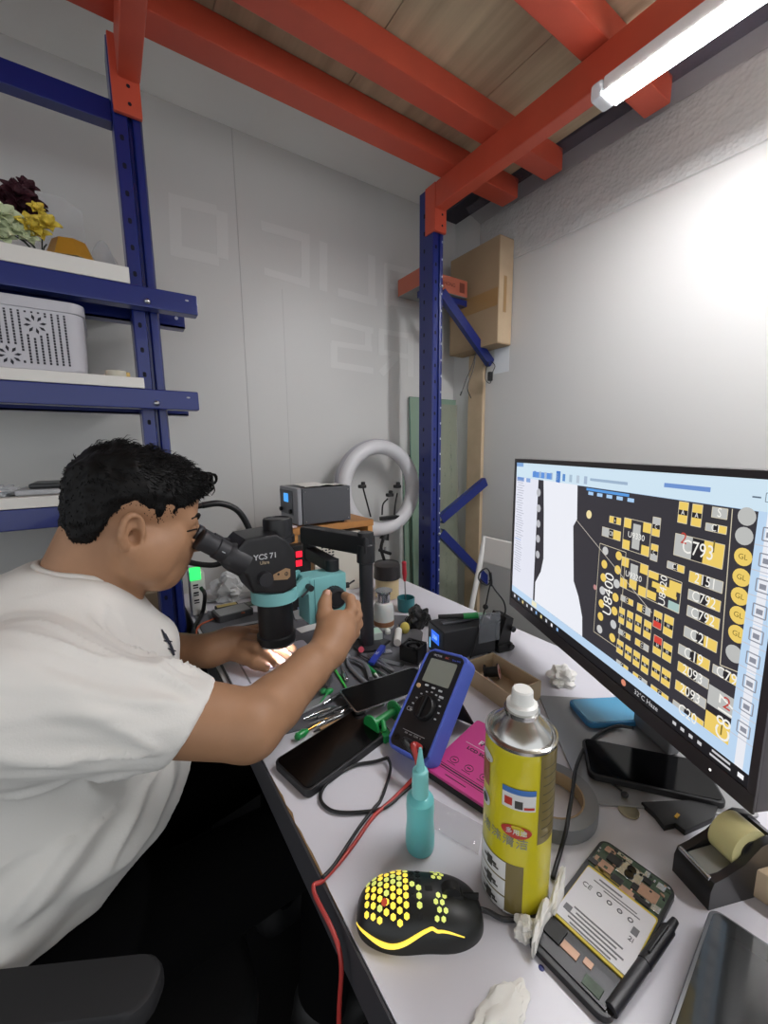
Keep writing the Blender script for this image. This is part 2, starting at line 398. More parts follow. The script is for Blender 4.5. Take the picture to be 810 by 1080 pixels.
# glass sheets in the corner
gl = mat('glass green', '93ad98', .08, alpha=.62, spec=.6); gle = mat('glass edge', '58776a', .2)
for k, (pxa, pxb, yy, ytop, lb) in enumerate(((416, 452, 1.325, 421, 'clear green glass sheet leaning in the corner, its edge by the ring light'), (431, 476, 1.30, 424, 'clear green glass sheet leaning between its two neighbours'), (440, 491, 1.275, 417, 'clear green glass sheet in crinkled film behind the blue post'))):
    xa, xb, zt_ = at(pxa, 500, 1, yy).x, at(pxb, 500, 1, yy).x, at(440, ytop, 1, yy).z
    t = thing('glass_sheet', lb, 'glass', ((xa+xb)/2, yy, 0), 'glass sheets')
    M = Matrix.Translation((0, yy, 0)) @ Matrix.Rotation(R(-2.0), 4, 'X')
    b = MB(gl); b.bx((xa, 0, .002), (xb, .005, zt_), M=M); b.build('pane', t, smooth=0)
    b = MB(gle); b.bx((xa-.0015, -.0005, .002), (xa, .0055, zt_), M=M); b.bx((xb, -.0005, .002), (xb+.0015, .0055, zt_), M=M); b.bx((xa, -.0005, zt_), (xb, .0055, zt_+.0015), M=M); b.build('edge', t, smooth=0)
    if k == 2:
        film = mat('crinkled film', 'b9b9a6', .15, alpha=.5, bump=1.0, bscale=45)
        b = MB(film); b.grid(lambda u, v: M @ V((xa+(xb-xa)*(.35+.65*u), -.006-.006*mnoise.noise((u*6, v*14, 2)), .02+(zt_-.04)*v)), 24, 60); b.build('film', t, smooth=180)
# notice on the wall, adapter and leads
P = at(529, 380, 0, WX); tag(MB(mat('notice', 'd9dde0', .5)).bx((WX-.0012, P.y-.035, P.z-.045), (WX-.0002, P.y+.035, P.z+.045)).build('wall_notice'), 'small pale paper notice stuck on the wall', 'notice')
cabm = mat('cable black', '121214', .45)
t = thing('power_adapter', 'small black adapter hanging from the brace end by its lead', 'adapter', at(517, 396, 1, 1.10))
P = at(517, 397, 1, 1.10); b = MB(cabm); b.box(P, (.018, .014, .034), bev=.004); b.build('case', t)
b = MB(cabm); b.tube([at(518, 381, 1, 1.112), at(522, 386, 1, 1.1), at(519, 394, 1, 1.1), at(517, 404, 1, 1.1), at(512, 400, 1, 1.1), at(513, 388, 1, 1.1), at(516, 381, 1, 1.112)], .0016, 6); b.build('cord', t)
b = MB(cabm); b.tube([at(502, 372, 1, 1.105), at(498, 385, 1, 1.1), at(491, 402, 1, 1.1), at(487, 414, 1, 1.1)], .0016, 6); b.cyl(at(487, 413, 1, 1.1), at(485.5, 417, 1, 1.1), .003)
b.tube([at(502, 372, 1, 1.105), at(499, 390, 1, 1.1), at(493, 408, 1, 1.1), at(497, 420, 1, 1.1)], .0016, 6)
tag(b.build('hanging_lead'), 'thin black lead with bare plug dangling over the brown board', 'cable')

# white folding chair beyond the desk
wp = mat('white plastic', 'deddd8', .4)
XC = 1.02
t = thing('folding_chair', 'white folding chair beyond the desk', 'chair', (XC, .55, 0))
T0 = at(510, 566, 0, XC); B0 = at(507, 592, 0, XC); Yn = at(560, 580, 0, XC).y-.2
b = MB(wp); M = Matrix.Translation((XC, 0, B0.z)) @ Matrix.Rotation(R(8), 4, 'Y')
b.bx((-.006, Yn, 0), (.006, T0.y, T0.z-B0.z), bev=.005, M=M); b.build('backrest', t)
lm = mat('chair tube', 'd8d8d4', .3)
for y in (T0.y+.004, Yn-.004):
    b = MB(lm); b.tube([(XC+.012, y, T0.z), (XC-.02, y+.0, B0.z-.05), (XC-.09, y, .45), (XC-.16, y, .01)], .009, 10, sm=4); b.build('leg', t)
    b = MB(lm); b.tube([(XC-.09, y, .47), (XC+.1, y, .01)], .009, 10, sm=0); b.build('leg', t)
b = MB(wp); b.bx((XC-.17, Yn+.006, .44), (XC-.02, T0.y-.006, .455), bev=.005); b.build('seat', t)

# ------------------------------------------------------------------- desk
dk = thing('work_desk', 'long white workbench with chipped dark edge', 'desk', (.45, .5, 0))
dm = mat('desk laminate', 'cfced5', .32, var=.025, vscale=5); edge_m = mat('desk edge', '37373b', .5); chip = mat('chipboard', '8d6f4a', .9, var=.2, vscale=90)
DX0, DX1, DY0, DY1 = .136, .76, -.45, 1.30
# chipped front edge: outline wobbles
out = [(DX0+.003, DY0)]
b = MB(dm); n = 120; pts = []
for k in range(n+1):
    y = DY0+(DY1-DY0)*k/n; d = 0
    if .30 < y < .46: d = max(0, .004*mnoise.noise((y*60, 0, 0))+.001)
    elif mnoise.noise((y*9, 4, 0)) > .3: d = .0015
    pts.append((DX0+.0025+d, y))
b.prism([(DX1, DY0), (DX1, DY1)]+pts[::-1], .731, .75)
b.build('tabletop', dk, smooth=0)
b = MB(chip); b.bx((DX0+.0022, .28, .7312), (DX0+.006, .48, .7494)); b.build('bare_chipboard', dk, smooth=0)
b = MB(edge_m); b.bx((DX0-.0005, DY0, .7), (DX0+.002, DY1, .7485)); b.bx((DX0+.002, DY0, .7), (DX1, DY0+.02, .7305)); b.bx((DX1-.002, DY0, .7), (DX1+.0005, DY1, .7305)); b.build('edge_band', dk, smooth=0)
fr = mat('desk frame', '151517', .5)
b = MB(fr); b.bx((DX0+.02, DY0+.03, .68), (DX1-.02, DY1-.03, .7305)); b.build('apron', dk, smooth=0)
for x in (DX0+.03, DX1-.03):
    for y in (DY0+.05, DY1-.05): MB(fr).bx((x-.02, y-.02, 0), (x+.02, y+.02, .68)).build('leg', dk, smooth=0)
MB(fr).bx((DX1-.06, DY0+.08, .1), (DX1-.045, DY1-.08, .68)).build('modesty_panel', dk, smooth=0)

# ---------------------------------------------------------------- monitor
MC_ = V((.599, .329, .985)); MA = R(-116.61); MW, MH = .54, .325
mu = V((math.cos(MA), math.sin(MA), 0)); mn = V((mu.y, -mu.x, 0)); mv = V((0, 0, 1))
MM = Matrix.Translation(MC_) @ Matrix((mu, mv, mn)).transposed().to_4x4()     # local x right, y up, z to the viewer
mo = thing('monitor', 'large black monitor showing a circuit board layout', 'monitor', (.58, .24, .77))
plas = mat('monitor bezel', '3a3638', .4); black = mat('black plastic', '141416', .4); gblack = mat('gloss black', '0b0b0d', .08, coat=.5)
b = MB(plas); b.prism(rrect(MW, MH, .004, 3), -.022, -.0005, MM, bev=.002)
b.bx((-MW/2, MH/2-.007, -.001), (MW/2, MH/2, .0015), M=MM); b.bx((-MW/2, -MH/2, -.001), (MW/2, -MH/2+.02, .002), bev=.001, M=MM)
b.bx((-MW/2, -MH/2+.0195, -.001), (-MW/2+.007, MH/2-.0065, .0015), M=MM); b.bx((MW/2-.008, -MH/2+.0195, -.001), (MW/2, MH/2-.0065, .0015), M=MM)
b.bx((-.17, -.12, -.045), (.17, .09, -.022), bev=.012, M=MM); b.build('housing', mo)
sm_ = {}
def em(h, s=1.0):
    k = h+str(s)
    if k not in sm_: sm_[k] = mat('screen '+k, '000000', .35, emit=h, es=s*SCR_E, spec=.2)
    return sm_[k]
SX0, SX1, SY0, SY1 = -MW/2+.008, MW/2-.009, -MH/2+.021, MH/2-.008
def SP(px, py):
    d = ray(px, py); t = (MC_-CAM).dot(mn)/d.dot(mn); q = CAM+d*t-MC_; return (q.dot(mu), q.z)
def Z1(x, y): return SP(530+x/2.768, 470+y/2.768)
sb = MB(em('37353b')); LV = [0]
def rect(a, c, h, lv=1, s=1.0):
    x0, x1 = sorted((a[0], c[0])); y0, y1 = sorted((a[1], c[1])); x0, x1 = max(x0, SX0), min(x1, SX1); y0, y1 = max(y0, SY0), min(y1, SY1)
    if x1 <= x0 or y1 <= y0: return
    z = .0002+lv*.00005; sb.m(em(h, s)); sb.raw([(x0, y0, z), (x1, y0, z), (x1, y1, z), (x0, y1, z)], [(0, 1, 2, 3)], MM)
def poly(pl, h, lv=1):
    z = .0002+lv*.00005; sb.m(em(h)); sb.raw([(max(SX0, min(SX1, p[0])), max(SY0, min(SY1, p[1])), z) for p in pl], [tuple(range(len(pl)))], MM)
def circ(c, rx, h, lv=2, ry=None):
    n = 18; poly([(c[0]+rx*math.cos(2*math.pi*k/n), c[1]+(ry or rx)*math.sin(2*math.pi*k/n)) for k in range(n)], h, lv)
def line(p, q, w, h, lv=2):
    p, q = V(p), V(q); d = (q-p).normalized(); nn = V((-d.y, d.x))*w/2; poly([p-nn, q-nn, q+nn, p+nn], h, lv)
def stext(c, t, size, h='f2f0ea', rot=0, lv=4, sx=1):
    sb.m(em(h)); sb.text(t, size, MM @ TR(c[0], c[1], .0002+lv*.00005+.0001, rot), .00002, sx=sx)
def outline(a, c, h='d8cdb0', w=.0008, lv=2):
    x0, x1 = sorted((a[0], c[0])); y0, y1 = sorted((a[1], c[1]))
    for p, q in (((x0, y0), (x1, y0)), ((x1, y0), (x1, y1)), ((x1, y1), (x0, y1)), ((x0, y1), (x0, y0))): line(p, q, w, h, lv)
YEL, GRY, BLK, WHT, LBL = 'edcd6a', 'bcbdbb', '2b292d', 'eceef6', 'bcd6f0'
rect((SX0, SY0), (SX1, SY1), '3a383e', 0)
# window ribbon and panels
_, yh = SP(600, 507); y_r = Z1(240, 118)[1]; y_t = Z1(60, 93)[1]
rect((SX0, SY1), (SX1, y_t), 'cfe4f2', 1); rect((SX0, y_t), (SX1, y_r), 'a9c9ee', 1)
rect((SX0, SY1), (SX0+.03, SY1-.008), '7fa6d8', 2)
for k in range(9): rect((SX0+.075+k*.02, SY1-.014), (SX0+.083+k*.02, SY1-.026), ['5a8ccc', 'a9bfd2', 'b7c6d6', 'a5b8cf', 'b7c6d6'][k % 5], 2)
rect((SX0+.155, SY1-.01), (SX0+.168, SY1-.03), '3f77c4', 2); rect((SX0+.25, SY1-.016), (SX0+.33, SY1-.02), '9db4cc', 2); rect((SX0+.39, SY1-.012), (SX0+.45, SY1-.017), '6f93d0', 2)
rect((SX0+.004, y_t+.0), (SX0+.035, y_t-.008), '6d93cf', 2); rect((SX0+.045, y_t), (SX0+.062, y_t-.008), '88a9dc', 2); rect((SX0+.07, y_r+.014), (SX0+.14, y_r+.003), '5f92dd', 2)
xr = Z1(735, 500)[0]; rect((SX1-.03, SY1-.016), (SX1-.022, SY1-.0175), '607080', 2); outline((SX1-.018, SY1-.012), (SX1-.011, SY1-.02), '607080', .0006)
xl = Z1(96, 300)[0]; y_b = Z1(150, 555)[1]; y_b = SY0+.028
rect((SX0, y_r), (xl, SY0+.014), 'e4e6f2', 1)
for k in range(38):
    y = y_r-.006-k*.0052; rect((SX0+.004+(k % 3)*.003, y), (SX0+.03+.012*random.random(), y-.0016), 'b9bccb' if k != 24 else '88a8e0', 2)
# white keep-out area of the board
rect((xl, y_r), (Z1(118, 250)[0], y_b), '35333a', 1)
wl = [Z1(120, 108), Z1(121, 200), Z1(120, 330), Z1(112, 368), Z1(96, 398), Z1(92, 490)]
wr = [Z1(232, 575), Z1(233, 500), Z1(222, 440), Z1(208, 395), Z1(207, 235), Z1(218, 215), Z1(219, 122)]
poly([(wl[0][0], y_r)]+wl[1:-1]+[(wl[-1][0], y_b), (wr[0][0], y_b)]+wr[1:-1]+[(wr[-1][0], y_r)], WHT, 2)
for x, y in ((106, 137), (106, 183), (105, 228), (104, 272), (103, 318)): circ(Z1(x, y), .0075, 'b9bac0', 3)
rect(Z1(246, 123), Z1(370, 150), '5a9ae0', 3)
for k in range(5): rect((Z1(252, 128)[0]+k*.021, Z1(252, 128)[1]-.003), (Z1(252, 128)[0]+k*.021+.012, Z1(252, 128)[1]-.008), 'a9cdf2', 4)
circ(Z1(253, 201), .0065, 'f0dfa8', 3)
line(Z1(215, 215), Z1(437, 488), .0009, 'cfcac0', 5)
def comp(a, c, cols, txt=None, size=.012, vert=False, lv=2, ol=True):
    a, c = Z1(*a), Z1(*c); n = len(cols); sh = (c[0]-a[0])*(.13 if vert else .05); sv_ = (c[1]-a[1])*(.03 if vert else .09); a, c = (a[0]+sh, a[1]+sv_), (c[0]-sh, c[1]-sv_); ws = {'y': 1, 'g': 1, 'k': .62, 'r': 1, 'd': 1}
    T = sum(ws[q] for q in cols); f = 0
    for q in cols:
        g = f+ws[q]/T; h = {'y': YEL, 'g': GRY, 'k': BLK, 'r': 'd8473c', 'd': 'ece2b4'}[q]
        if vert: rect((a[0], a[1]+(c[1]-a[1])*f), (c[0], a[1]+(c[1]-a[1])*g), h, lv)
        else: rect((a[0]+(c[0]-a[0])*f, a[1]), (a[0]+(c[0]-a[0])*g, c[1]), h, lv)
        f = g
    if ol: outline(a, c, 'd9cfb6', .0006, lv+1)
    if txt: stext(((a[0]+c[0])/2, (a[1]+c[1])/2), txt, size*.74, sx=.8)
comp((312, 202), (347, 235), 'yky', 'x', .009); comp((290, 233), (347, 283), 'gky', 'C8', .012)
for nm, a, c in (('U9330', (357, 210), (427, 325)), ('U9320', (350, 323), (418, 445))):
    A, C = Z1(*a), Z1(*c); w, h = C[0]-A[0], C[1]-A[1]; outline(A, C, 'd9cfb6', .0007)
    for fx, fy in ((0, 0), (.72, 0), (0, .7), (.72, .7)): rect((A[0]+w*fx, A[1]+h*fy), (A[0]+w*(fx+.28), A[1]+h*(fy+.3)), YEL)
    rect((A[0]+w*.36, A[1]+h*.12), (A[0]+w*.64, A[1]+h*.62), GRY); rect((A[0]+w*.36, A[1]+h*.62), (A[0]+w*.64, A[1]+h*.9), GRY if nm == 'U9330' else YEL)
    stext((A[0]+w*.5, A[1]+h*.5), nm, .011)
comp((437, 205), (462, 270), 'gky', 'C', .01, True); comp((432, 283), (455, 342), 'ykg', 'C', .01, True)
comp((513, 160), (543, 232), 'yky', 'A', .011, True); comp((552, 167), (584, 242), 'yky', 'A', .011, True)
comp((612, 175), (658, 220), 'g', 'S', .018); comp((592, 222), (657, 263), 'gky', 'C1', .014)
comp((500, 247), (650, 372), 'gky', 'C793', .03); stext(Z1(530, 272), '2', .018, 'c0453c'); stext(Z1(618, 297), '1', .018, '7a6a30')
comp((480, 333), (533, 377), 'gky', 'C1', .012)
comp((543, 360), (647, 438), 'ykg', '2151', .022); comp((540, 413), (640, 492), 'gky', 'C792', .022); comp((537, 460), (637, 545), 'gky', 'C792', .022)
comp((528, 520), (630, 612), 'gky', 'C21', .024); comp((512, 572), (608, 665), 'gky', 'C19', .024); comp((510, 623), (605, 718), 'ykg', '2093', .022); comp((503, 677), (597, 777), 'ykg', '2093', .022); comp((495, 735), (590, 838), 'gky', 'C20', .024)
A, C = Z1(428, 363), Z1(515, 490); w, h = C[0]-A[0], C[1]-A[1]; outline(A, C, 'd9cfb6', .0008)
for fx, fy, gx, gy in ((0, 0, .32, .24), (.66, .06, 1, .36), (.14, .32, .88, .52), (0, .68, .3, .95), (.3, .52, .9, .62)): rect((A[0]+w*fx, A[1]+h*fy), (A[0]+w*gx, A[1]+h*gy), YEL)
rect((A[0]+w*.68, A[1]+h*.72), (A[0]+w, A[1]+h), 'a9c4c0'); stext((A[0]+w*.5, A[1]+h*.5), 'U8420', .014, rot=90)
A, C = Z1(285, 285), Z1(338, 592); w, h = C[0]-A[0], C[1]-A[1]; outline(A, C, 'd9cfb6', .0008)
for k in range(7):
    for j in (0, 1): circ((A[0]+w*(.24+.52*j), A[1]+h*(.06+.145*k)), .0062, YEL if (k+j) % 3 else 'c9c9c9', 3)
stext((A[0]+w*.5, A[1]+h*.5), 'U8400', .026, rot=90, lv=5, sx=.9); circ((A[0]-.004, A[1]+h*.5), .004, 'c08a8a', 3)
for a, c, q, vv in (((345, 432), (383, 472), 'gky', 0), ((393, 455), (433, 503), 'ykg', 0), ((340, 467), (357, 527), 'yky', 1), ((363, 477), (381, 542), 'yky', 1), ((387, 488), (406, 555), 'yky', 1), ((412, 503), (435, 572), 'yky', 1),
   ((338, 530), (375, 572), 'gky', 0), ((387, 558), (428, 607), 'ykg', 0), ((333, 560), (354, 617), 'yky', 1), ((357, 577), (378, 635), 'yky', 1), ((381, 592), (402, 654), 'yky', 1), ((405, 608), (428, 674), 'yky', 1),
   ((332, 620), (368, 664), 'gky', 0), ((380, 655), (423, 712), 'ykg', 0), ((440, 475), (467, 543), 'ykr', 1), ((440, 547), (466, 622), 'rky', 1), ((470, 487), (500, 567), 'yky', 1), ((467, 567), (496, 640), 'yky', 1), ((435, 624), (462, 692), 'yky', 1), ((463, 642), (492, 714), 'yky', 1), ((432, 692), (486, 757), 'yky', 0)):
    comp(a, c, q, 'C' if not vv else 'H', .009, bool(vv))
for k, (x, y) in enumerate(((714, 207), (706, 264), (703, 325), (698, 385), (693, 440), (689, 495), (685, 550), (677, 608))):
    c = Z1(x, y); circ(c, .0088, GRY if k in (0, 1, 7) else YEL, 3)
    if k not in (0, 1, 7): stext(c, 'GL', .0075, '7a6a30')
line(Z1(672, 185), Z1(636, 640), .0009, 'd9cfb6'); line(Z1(636, 640), Z1(690, 662), .0009, 'd9cfb6')
comp((612, 632), (700, 715), 'gky', 'C79', .022)
A, C = Z1(604, 695), Z1(700, 915); w, h = C[0]-A[0], C[1]-A[1]
rect(A, (C[0], A[1]+h*.4), GRY); rect((A[0], A[1]+h*.4), (C[0], A[1]+h*.55), BLK); rect((A[0], A[1]+h*.55), C, YEL); stext((A[0]+w*.5, A[1]+h*.5), 'C817', .022, rot=90, lv=5); stext((A[0]+w*.5, A[1]+h*.18), '2', .018, 'c0453c', lv=5); stext((A[0]+w*.45, A[1]+h*.75), '1', .016, '7a6a30', lv=5)
# right tool column, scroll strip, task bar
rect((xr-.008, y_r), (xr, SY0+.014), LBL, 6); rect((xr, y_r), (SX1-.006, SY0+.014), 'e9ebf2', 6); rect((SX1-.006, y_r), (SX1, SY0+.014), LBL, 6)
for k in range(9):
    y = y_r-.02-k*.024; xm = (xr+SX1-.006)/2
    outline((xm-.006, y+.006), (xm+.006, y-.006), '8d909c', .0012, 7); rect((xm-.003, y+.002), (xm+.003, y-.003), '8d909c', 7); rect((xm-.012, y-.0105), (xm+.012, y-.0115), 'c6c9d4', 7)
    if k % 2: line((xr, y-.014), (SX1-.006, y-.014), .0007, LBL, 7)
rect((SX0, SY0+.028), (xr, SY0+.014), LBL, 5); rect((SX0+.09, SY0+.027), (SX0+.11, SY0+.016), 'e8e4c8', 6)
rect((SX0, SY0+.014), (SX1, SY0), '201f22', 7)
for k in range(10): rect((SX0+.012+k*.019, SY0+.0105), (SX0+.018+k*.019, SY0+.0045), ['e8e8ee', '8fb8e8', 'e8d890', 'd0d4da'][k % 4], 8)
circ((SX1-.17, SY0+.007), .0045, 'd88a70', 8); stext((SX1-.13, SY0+.007), '32°C Haze', .009, 'c9c9cc', lv=8)
for k in range(4): rect((SX1-.088+k*.011, SY0+.009), (SX1-.083+k*.011, SY0+.005), 'c9c9cc', 8)
rect((SX1-.038, SY0+.0115), (SX1-.018, SY0+.009), 'c9c9cc', 8); rect((SX1-.04, SY0+.006), (SX1-.017, SY0+.0035), 'c9c9cc', 8); rect((SX1-.01, SY0+.0095), (SX1-.004, SY0+.0045), 'f0f0f2', 8)
sb.build('screen', mo, smooth=0, norm=False)
b = MB(mat('power led', 'ffffff', .5, emit='ffffff', es=1.5)); b.cyl((MW/2-.045, -MH/2+.01, .0019), (MW/2-.045, -MH/2+.01, .0024), .0012, seg=10, M=MM); b.build('power_light', mo)
# neck and foot plate
stm = mat('stand grey', '9b9b9b', .38, .6, var=.03, vscale=15)
pA, pB, pC = desk(568, 735), desk(618, 849), desk(745, 850)
fx = (pB-pA).normalized(); fx.z = 0; fy = V((-fx.y, fx.x, 0)); FM = frame(pA, fx, (0, 0, 1))
b = MB(stm); L1, L2 = (pB-pA).length, .19
b.prism([(x+L1/2, y+L2/2) for x, y in rrect(L1, L2, .006, 4)], .0002, .0035, FM, bev=.001); b.build('foot', mo)
nk = desk(690, 779, .7535)
NM = Matrix.Translation((nk.x, nk.y, 0)) @ Matrix((mu, mn*-1, (0, 0, 1))).transposed().to_4x4()
b = MB(mat('neck grey', '77787b', .35, .5)); b.bx((-.034, -.008, .7536), (.034, .01, .97), bev=.004, M=NM); b.build('neck', mo)
# ------------------------------------------------------ things on the desk
def F2(a, c, z=.75):
    """frame at the spot seen at a, x axis towards the spot seen at c, on the level z"""
    A, C = desk(*a, z), desk(*c, z); return frame(A, (C-A), (0, 0, 1)), (C-A).length
def blob(name, label, cat, c, r, m, amp=.35, fr=2.2, seed=0, flat=1.0, group=None, parent=None, nz=1):
    """a crumpled lump of paper"""
    b = MB(m); c = V(c)
    res = bmesh.ops.create_icosphere(b.bm, subdivisions=4, radius=1)
    for v in res['verts']:
        d = v.co.normalized(); k = 1+amp*mnoise.noise(d*fr+V((seed, 0, 0)))+amp*.55*abs(mnoise.noise(d*fr*2.3+V((0, seed, 5))))*nz-amp*.3
        p = V((d.x*r[0]*k, d.y*r[1]*k, d.z*r[2]*k)); p.z = max(p.z, -r[2]*.55); v.co = c+V((0, 0, r[2]*.55))+p
    o = b.build(name, parent, smooth=25)
    return tag(o, label, cat, group) if parent is None else o

glass_b = mat('phone glass', '050506', .12, spec=.3); case_b = mat('phone case', '18181a', .5); silver = mat('silver', 'c4c6ca', .25, 1)
steel = mat('steel', 'a4a6aa', .28, 1); rub = mat('rubber black', '111112', .55); whp = mat('white gloss', 'e4e4df', .35); grn = mat('green plastic', '1f8a45', .35); tealm = mat('teal paint', '80bfc0', .4)
def phone(label, M, w, h, t=.009, rim=None, scr=None):
    """M: origin at the middle of the underside, x across, y along"""
    o = thing('phone', label, 'phone', M.translation)
    b = MB(rim or case_b); b.prism(rrect(w, h, .009, 6), 0, t, M, bev=.0018); b.build('case', o)
    b = MB(scr or glass_b); b.prism(rrect(w-.006, h-.006, .007, 6), t+.0001, t+.0008, M); b.build('screen', o)
    return o
# black phone in its case by the desk edge
A, C = desk(310, 820, .755), desk(391, 764, .755); d = (C-A).normalized(); n_ = V((-d.y, d.x, 0))
phone('black phone in a soft black case at the chipped desk edge', frame((A+C)/2+V((0, 0, -.0045)), n_, (0, 0, 1)) @ Matrix.Identity(4), .076, .152, .0115)
# phone on the monitor foot
A, C = desk(618, 797, .76), desk(737, 822, .76); d = (C-A).normalized()
phone('large black phone lying on the grey monitor foot', frame((A+C)/2+V((0, 0, -.0064))+V((d.x*.008, d.y*.008, 0)), V((-d.y, d.x, 0)), (0, 0, 1)), .070, .145, .0085)
A = desk(648, 752, .755); d = V((.87, -.5, 0))
phone('blue phone lying beside the foot, behind the monitor', frame(V((A.x, A.y, .7538)), V((-d.y, d.x, 0)), (0, 0, 1)), .062, .12, .008, mat('blue case', '2f6f9a', .35), mat('blue glass', '4a93b8', .12, coat=.5))
# bare display leaning on the tools
M, L = F2((375, 752), (366, 730), .7585)
o = thing('display_panel', 'bare black phone display with a silver edge by the multimeter', 'phone screen', desk(405, 728))
A, B_, C = desk(376, 752, .768), desk(365, 729, .768), desk(436, 731, .768)
ex = (C-A).normalized(); ey = V((-ex.y, ex.x, 0)); M = frame(A+V((0, 0, -.003)), ex, (0, 0, 1)) @ Matrix.Rotation(R(0), 4, 'X')
W_ = .068; b = MB(silver); b.prism([(x+.075, y+W_/2) for x, y in rrect(.152, W_+.002, .006)], -.001, .0036, M); b.build('frame', o)
b = MB(mat('panel glass', '050506', .3, spec=.2)); b.prism([(x+.075, y+W_/2) for x, y in rrect(.147, W_-.004, .005)], .0036, .0044, M); b.build('glass', o)
# ------------------------------------------------------------- work mat
b = MB(mat('mat grey', '5c5d62', .6, var=.08, vscale=25))
mp_ = [desk(*q) for q in ((296, 776), (350, 762), (440, 722), (446, 668), (430, 650), (200, 645), (214, 690), (250, 735))]
b.prism([(max(p.x, .145), p.y) for p in mp_], .7502, .7522); tag(b.build('work_mat', smooth=0), 'dark grey repair mat lying under the tools', 'mat')
MZ = .7524
# ------------------------------------------------------------ spray can
cz = desk(542, 932); K = V((cz.x, cz.y, .75)); RC = .0310
hz = at(543, 772, 1, K.y).z-.75; hn = at(543, 727, 1, K.y).z-.75
o = thing('spray_can', 'tall yellow spray can with white nozzle', 'spray can', K)
CM = Matrix.Translation(K) @ Matrix.Rotation(math.atan2(-K.y, -K.x), 4, 'Z')      # local +x looks at the viewer
ymat = mat('can yellow', 'c9bd1c', .3, coat=.3); br = mat('can olive', '6f6233', .3, coat=.3); can_s = mat('can tin', 'c9c8c4', .22, 1)
b = MB(ymat); b.lathe([(RC-.001, .002), (RC, .004), (RC, hz-.01), (RC-.0015, hz-.004)], 56, CM); b.build('body', o)
b = MB(can_s); b.lathe([(.001, .0), (RC-.004, 0), (RC-.0005, .0015), (RC+.0005, .003), (RC-.0005, .0045)], 48, CM); b.build('base_rim', o)
b = MB(can_s)
b.lathe([(RC-.0015, hz-.0045), (RC+.0006, hz-.003), (RC+.0008, hz), (RC-.001, hz+.001), (RC-.002, hz-.001), (RC-.003, hz-.001), (RC*.8, hz+.006), (RC*.55, hz+.013), (.0145, hz+.016), (.0145, hz+.018), (.0155, hz+.019), (.0155, hz+.021), (.013, hz+.0215), (.001, hz+.0215)], 48, CM); b.build('dome', o)
b = MB(whp); b.lathe([(.0135, hz+.0215), (.0135, hz+.026), (.0105, hz+.0275), (.0095, hz+.03), (.0092, hz+.038), (.008, hz+.0395), (.001, hz+.0395)], 32, CM); b.build('nozzle', o)
def cpatch(mb, a0, a1, z0, z1, rr=RC+.0003, n=14, inset=0):
    vs = []; 
    for i in range(n+1):
        a = R(a0+(a1-a0)*i/n)
        for z in (z0, z1): vs.append((rr*math.cos(a), rr*math.sin(a), z))
    mb.raw(vs, [(2*i, 2*i+2, 2*i+3, 2*i+1) for i in range(n)], CM)
H = hz
b = MB(br); cpatch(b, 34, 95, H*.46, H*.975); cpatch(b, -100, 14, .004, H*.33)   # +angle is the viewer's right
lw = mat('label white', 'd5d5d3', .4); lk = mat('label ink', '3a3a34', .5); lr = mat('label red', 'b03024', .4); lbl = mat('label blue', '3f6fb0', .4)
b.m(lw)
for z0, z1 in ((.22, .325), (.115, .21), (.02, .105)): cpatch(b, -75, -14, H*z0, H*z1, RC+.0005)
b.m(lk)
for z in (.27, .16, .06):
    cpatch(b, -50, -38, H*(z-.03), H*(z+.03), RC+.0007); cpatch(b, -58, -30, H*(z-.006), H*(z+.012), RC+.0007); cpatch(b, -36, -26, H*(z-.02), H*(z-.008), RC+.0007)
b.m(lw); cpatch(b, -24, 28, H*.665, H*.785, RC+.0006); b.m(lbl); cpatch(b, -24, 28, H*.755, H*.787, RC+.0008); b.m(lr); cpatch(b, -20, -8, H*.685, H*.73, RC+.0008); cpatch(b, 10, 26, H*.675, H*.69, RC+.0008)
b.m(lk); cpatch(b, -4, 8, H*.675, H*.72, RC+.0008)
def coval(mb, ac, zc, ra, rz, rr):
    vs = [(rr*math.cos(R(ac+ra*math.cos(t*math.pi/10))), rr*math.sin(R(ac+ra*math.cos(t*math.pi/10))), zc+rz*math.sin(t*math.pi/10)) for t in range(20)]
    mb.raw(vs, [tuple(range(20))], CM)
b.m(lr); coval(b, 0, H*.535, 24, H*.038, RC+.0008)
b.m(mat('label rust', '9a5a3a', .5)); cpatch(b, -85, -52, H*.7, H*.86, RC+.0006); b.m(lw); coval(b, -60, H*.875, 16, H*.03, RC+.0008); coval(b, -62, H*.61, 14, H*.04, RC+.0008)
b.m(lk); coval(b, -62, H*.61, 8, H*.025, RC+.001)
for k in range(9): cpatch(b, 40, 88, H*(.5+.05*k), H*(.505+.05*k), RC+.0006)
def ctext(mb, t, size, ac, z, rr, gap):
    x0 = -(len(t)-1)/2
    for i, ch in enumerate(t):
        a = R(ac+gap*(x0+i)); M = CM @ frame((rr*math.cos(a), rr*math.sin(a), z), (-math.sin(a), math.cos(a), 0), (math.cos(a), math.sin(a), 0)); mb.text(ch, size, M, .0003)
b.m(lw); ctext(b, '多用途', .006, 0, H*.535, RC+.0011, 11); b.m(mat('label grey', '8e8f80', .5)); ctext(b, '泡沫清洁', .011, -22, H*.465, RC+.0006, 21)
b.build('label', o, smooth=60, norm=False)
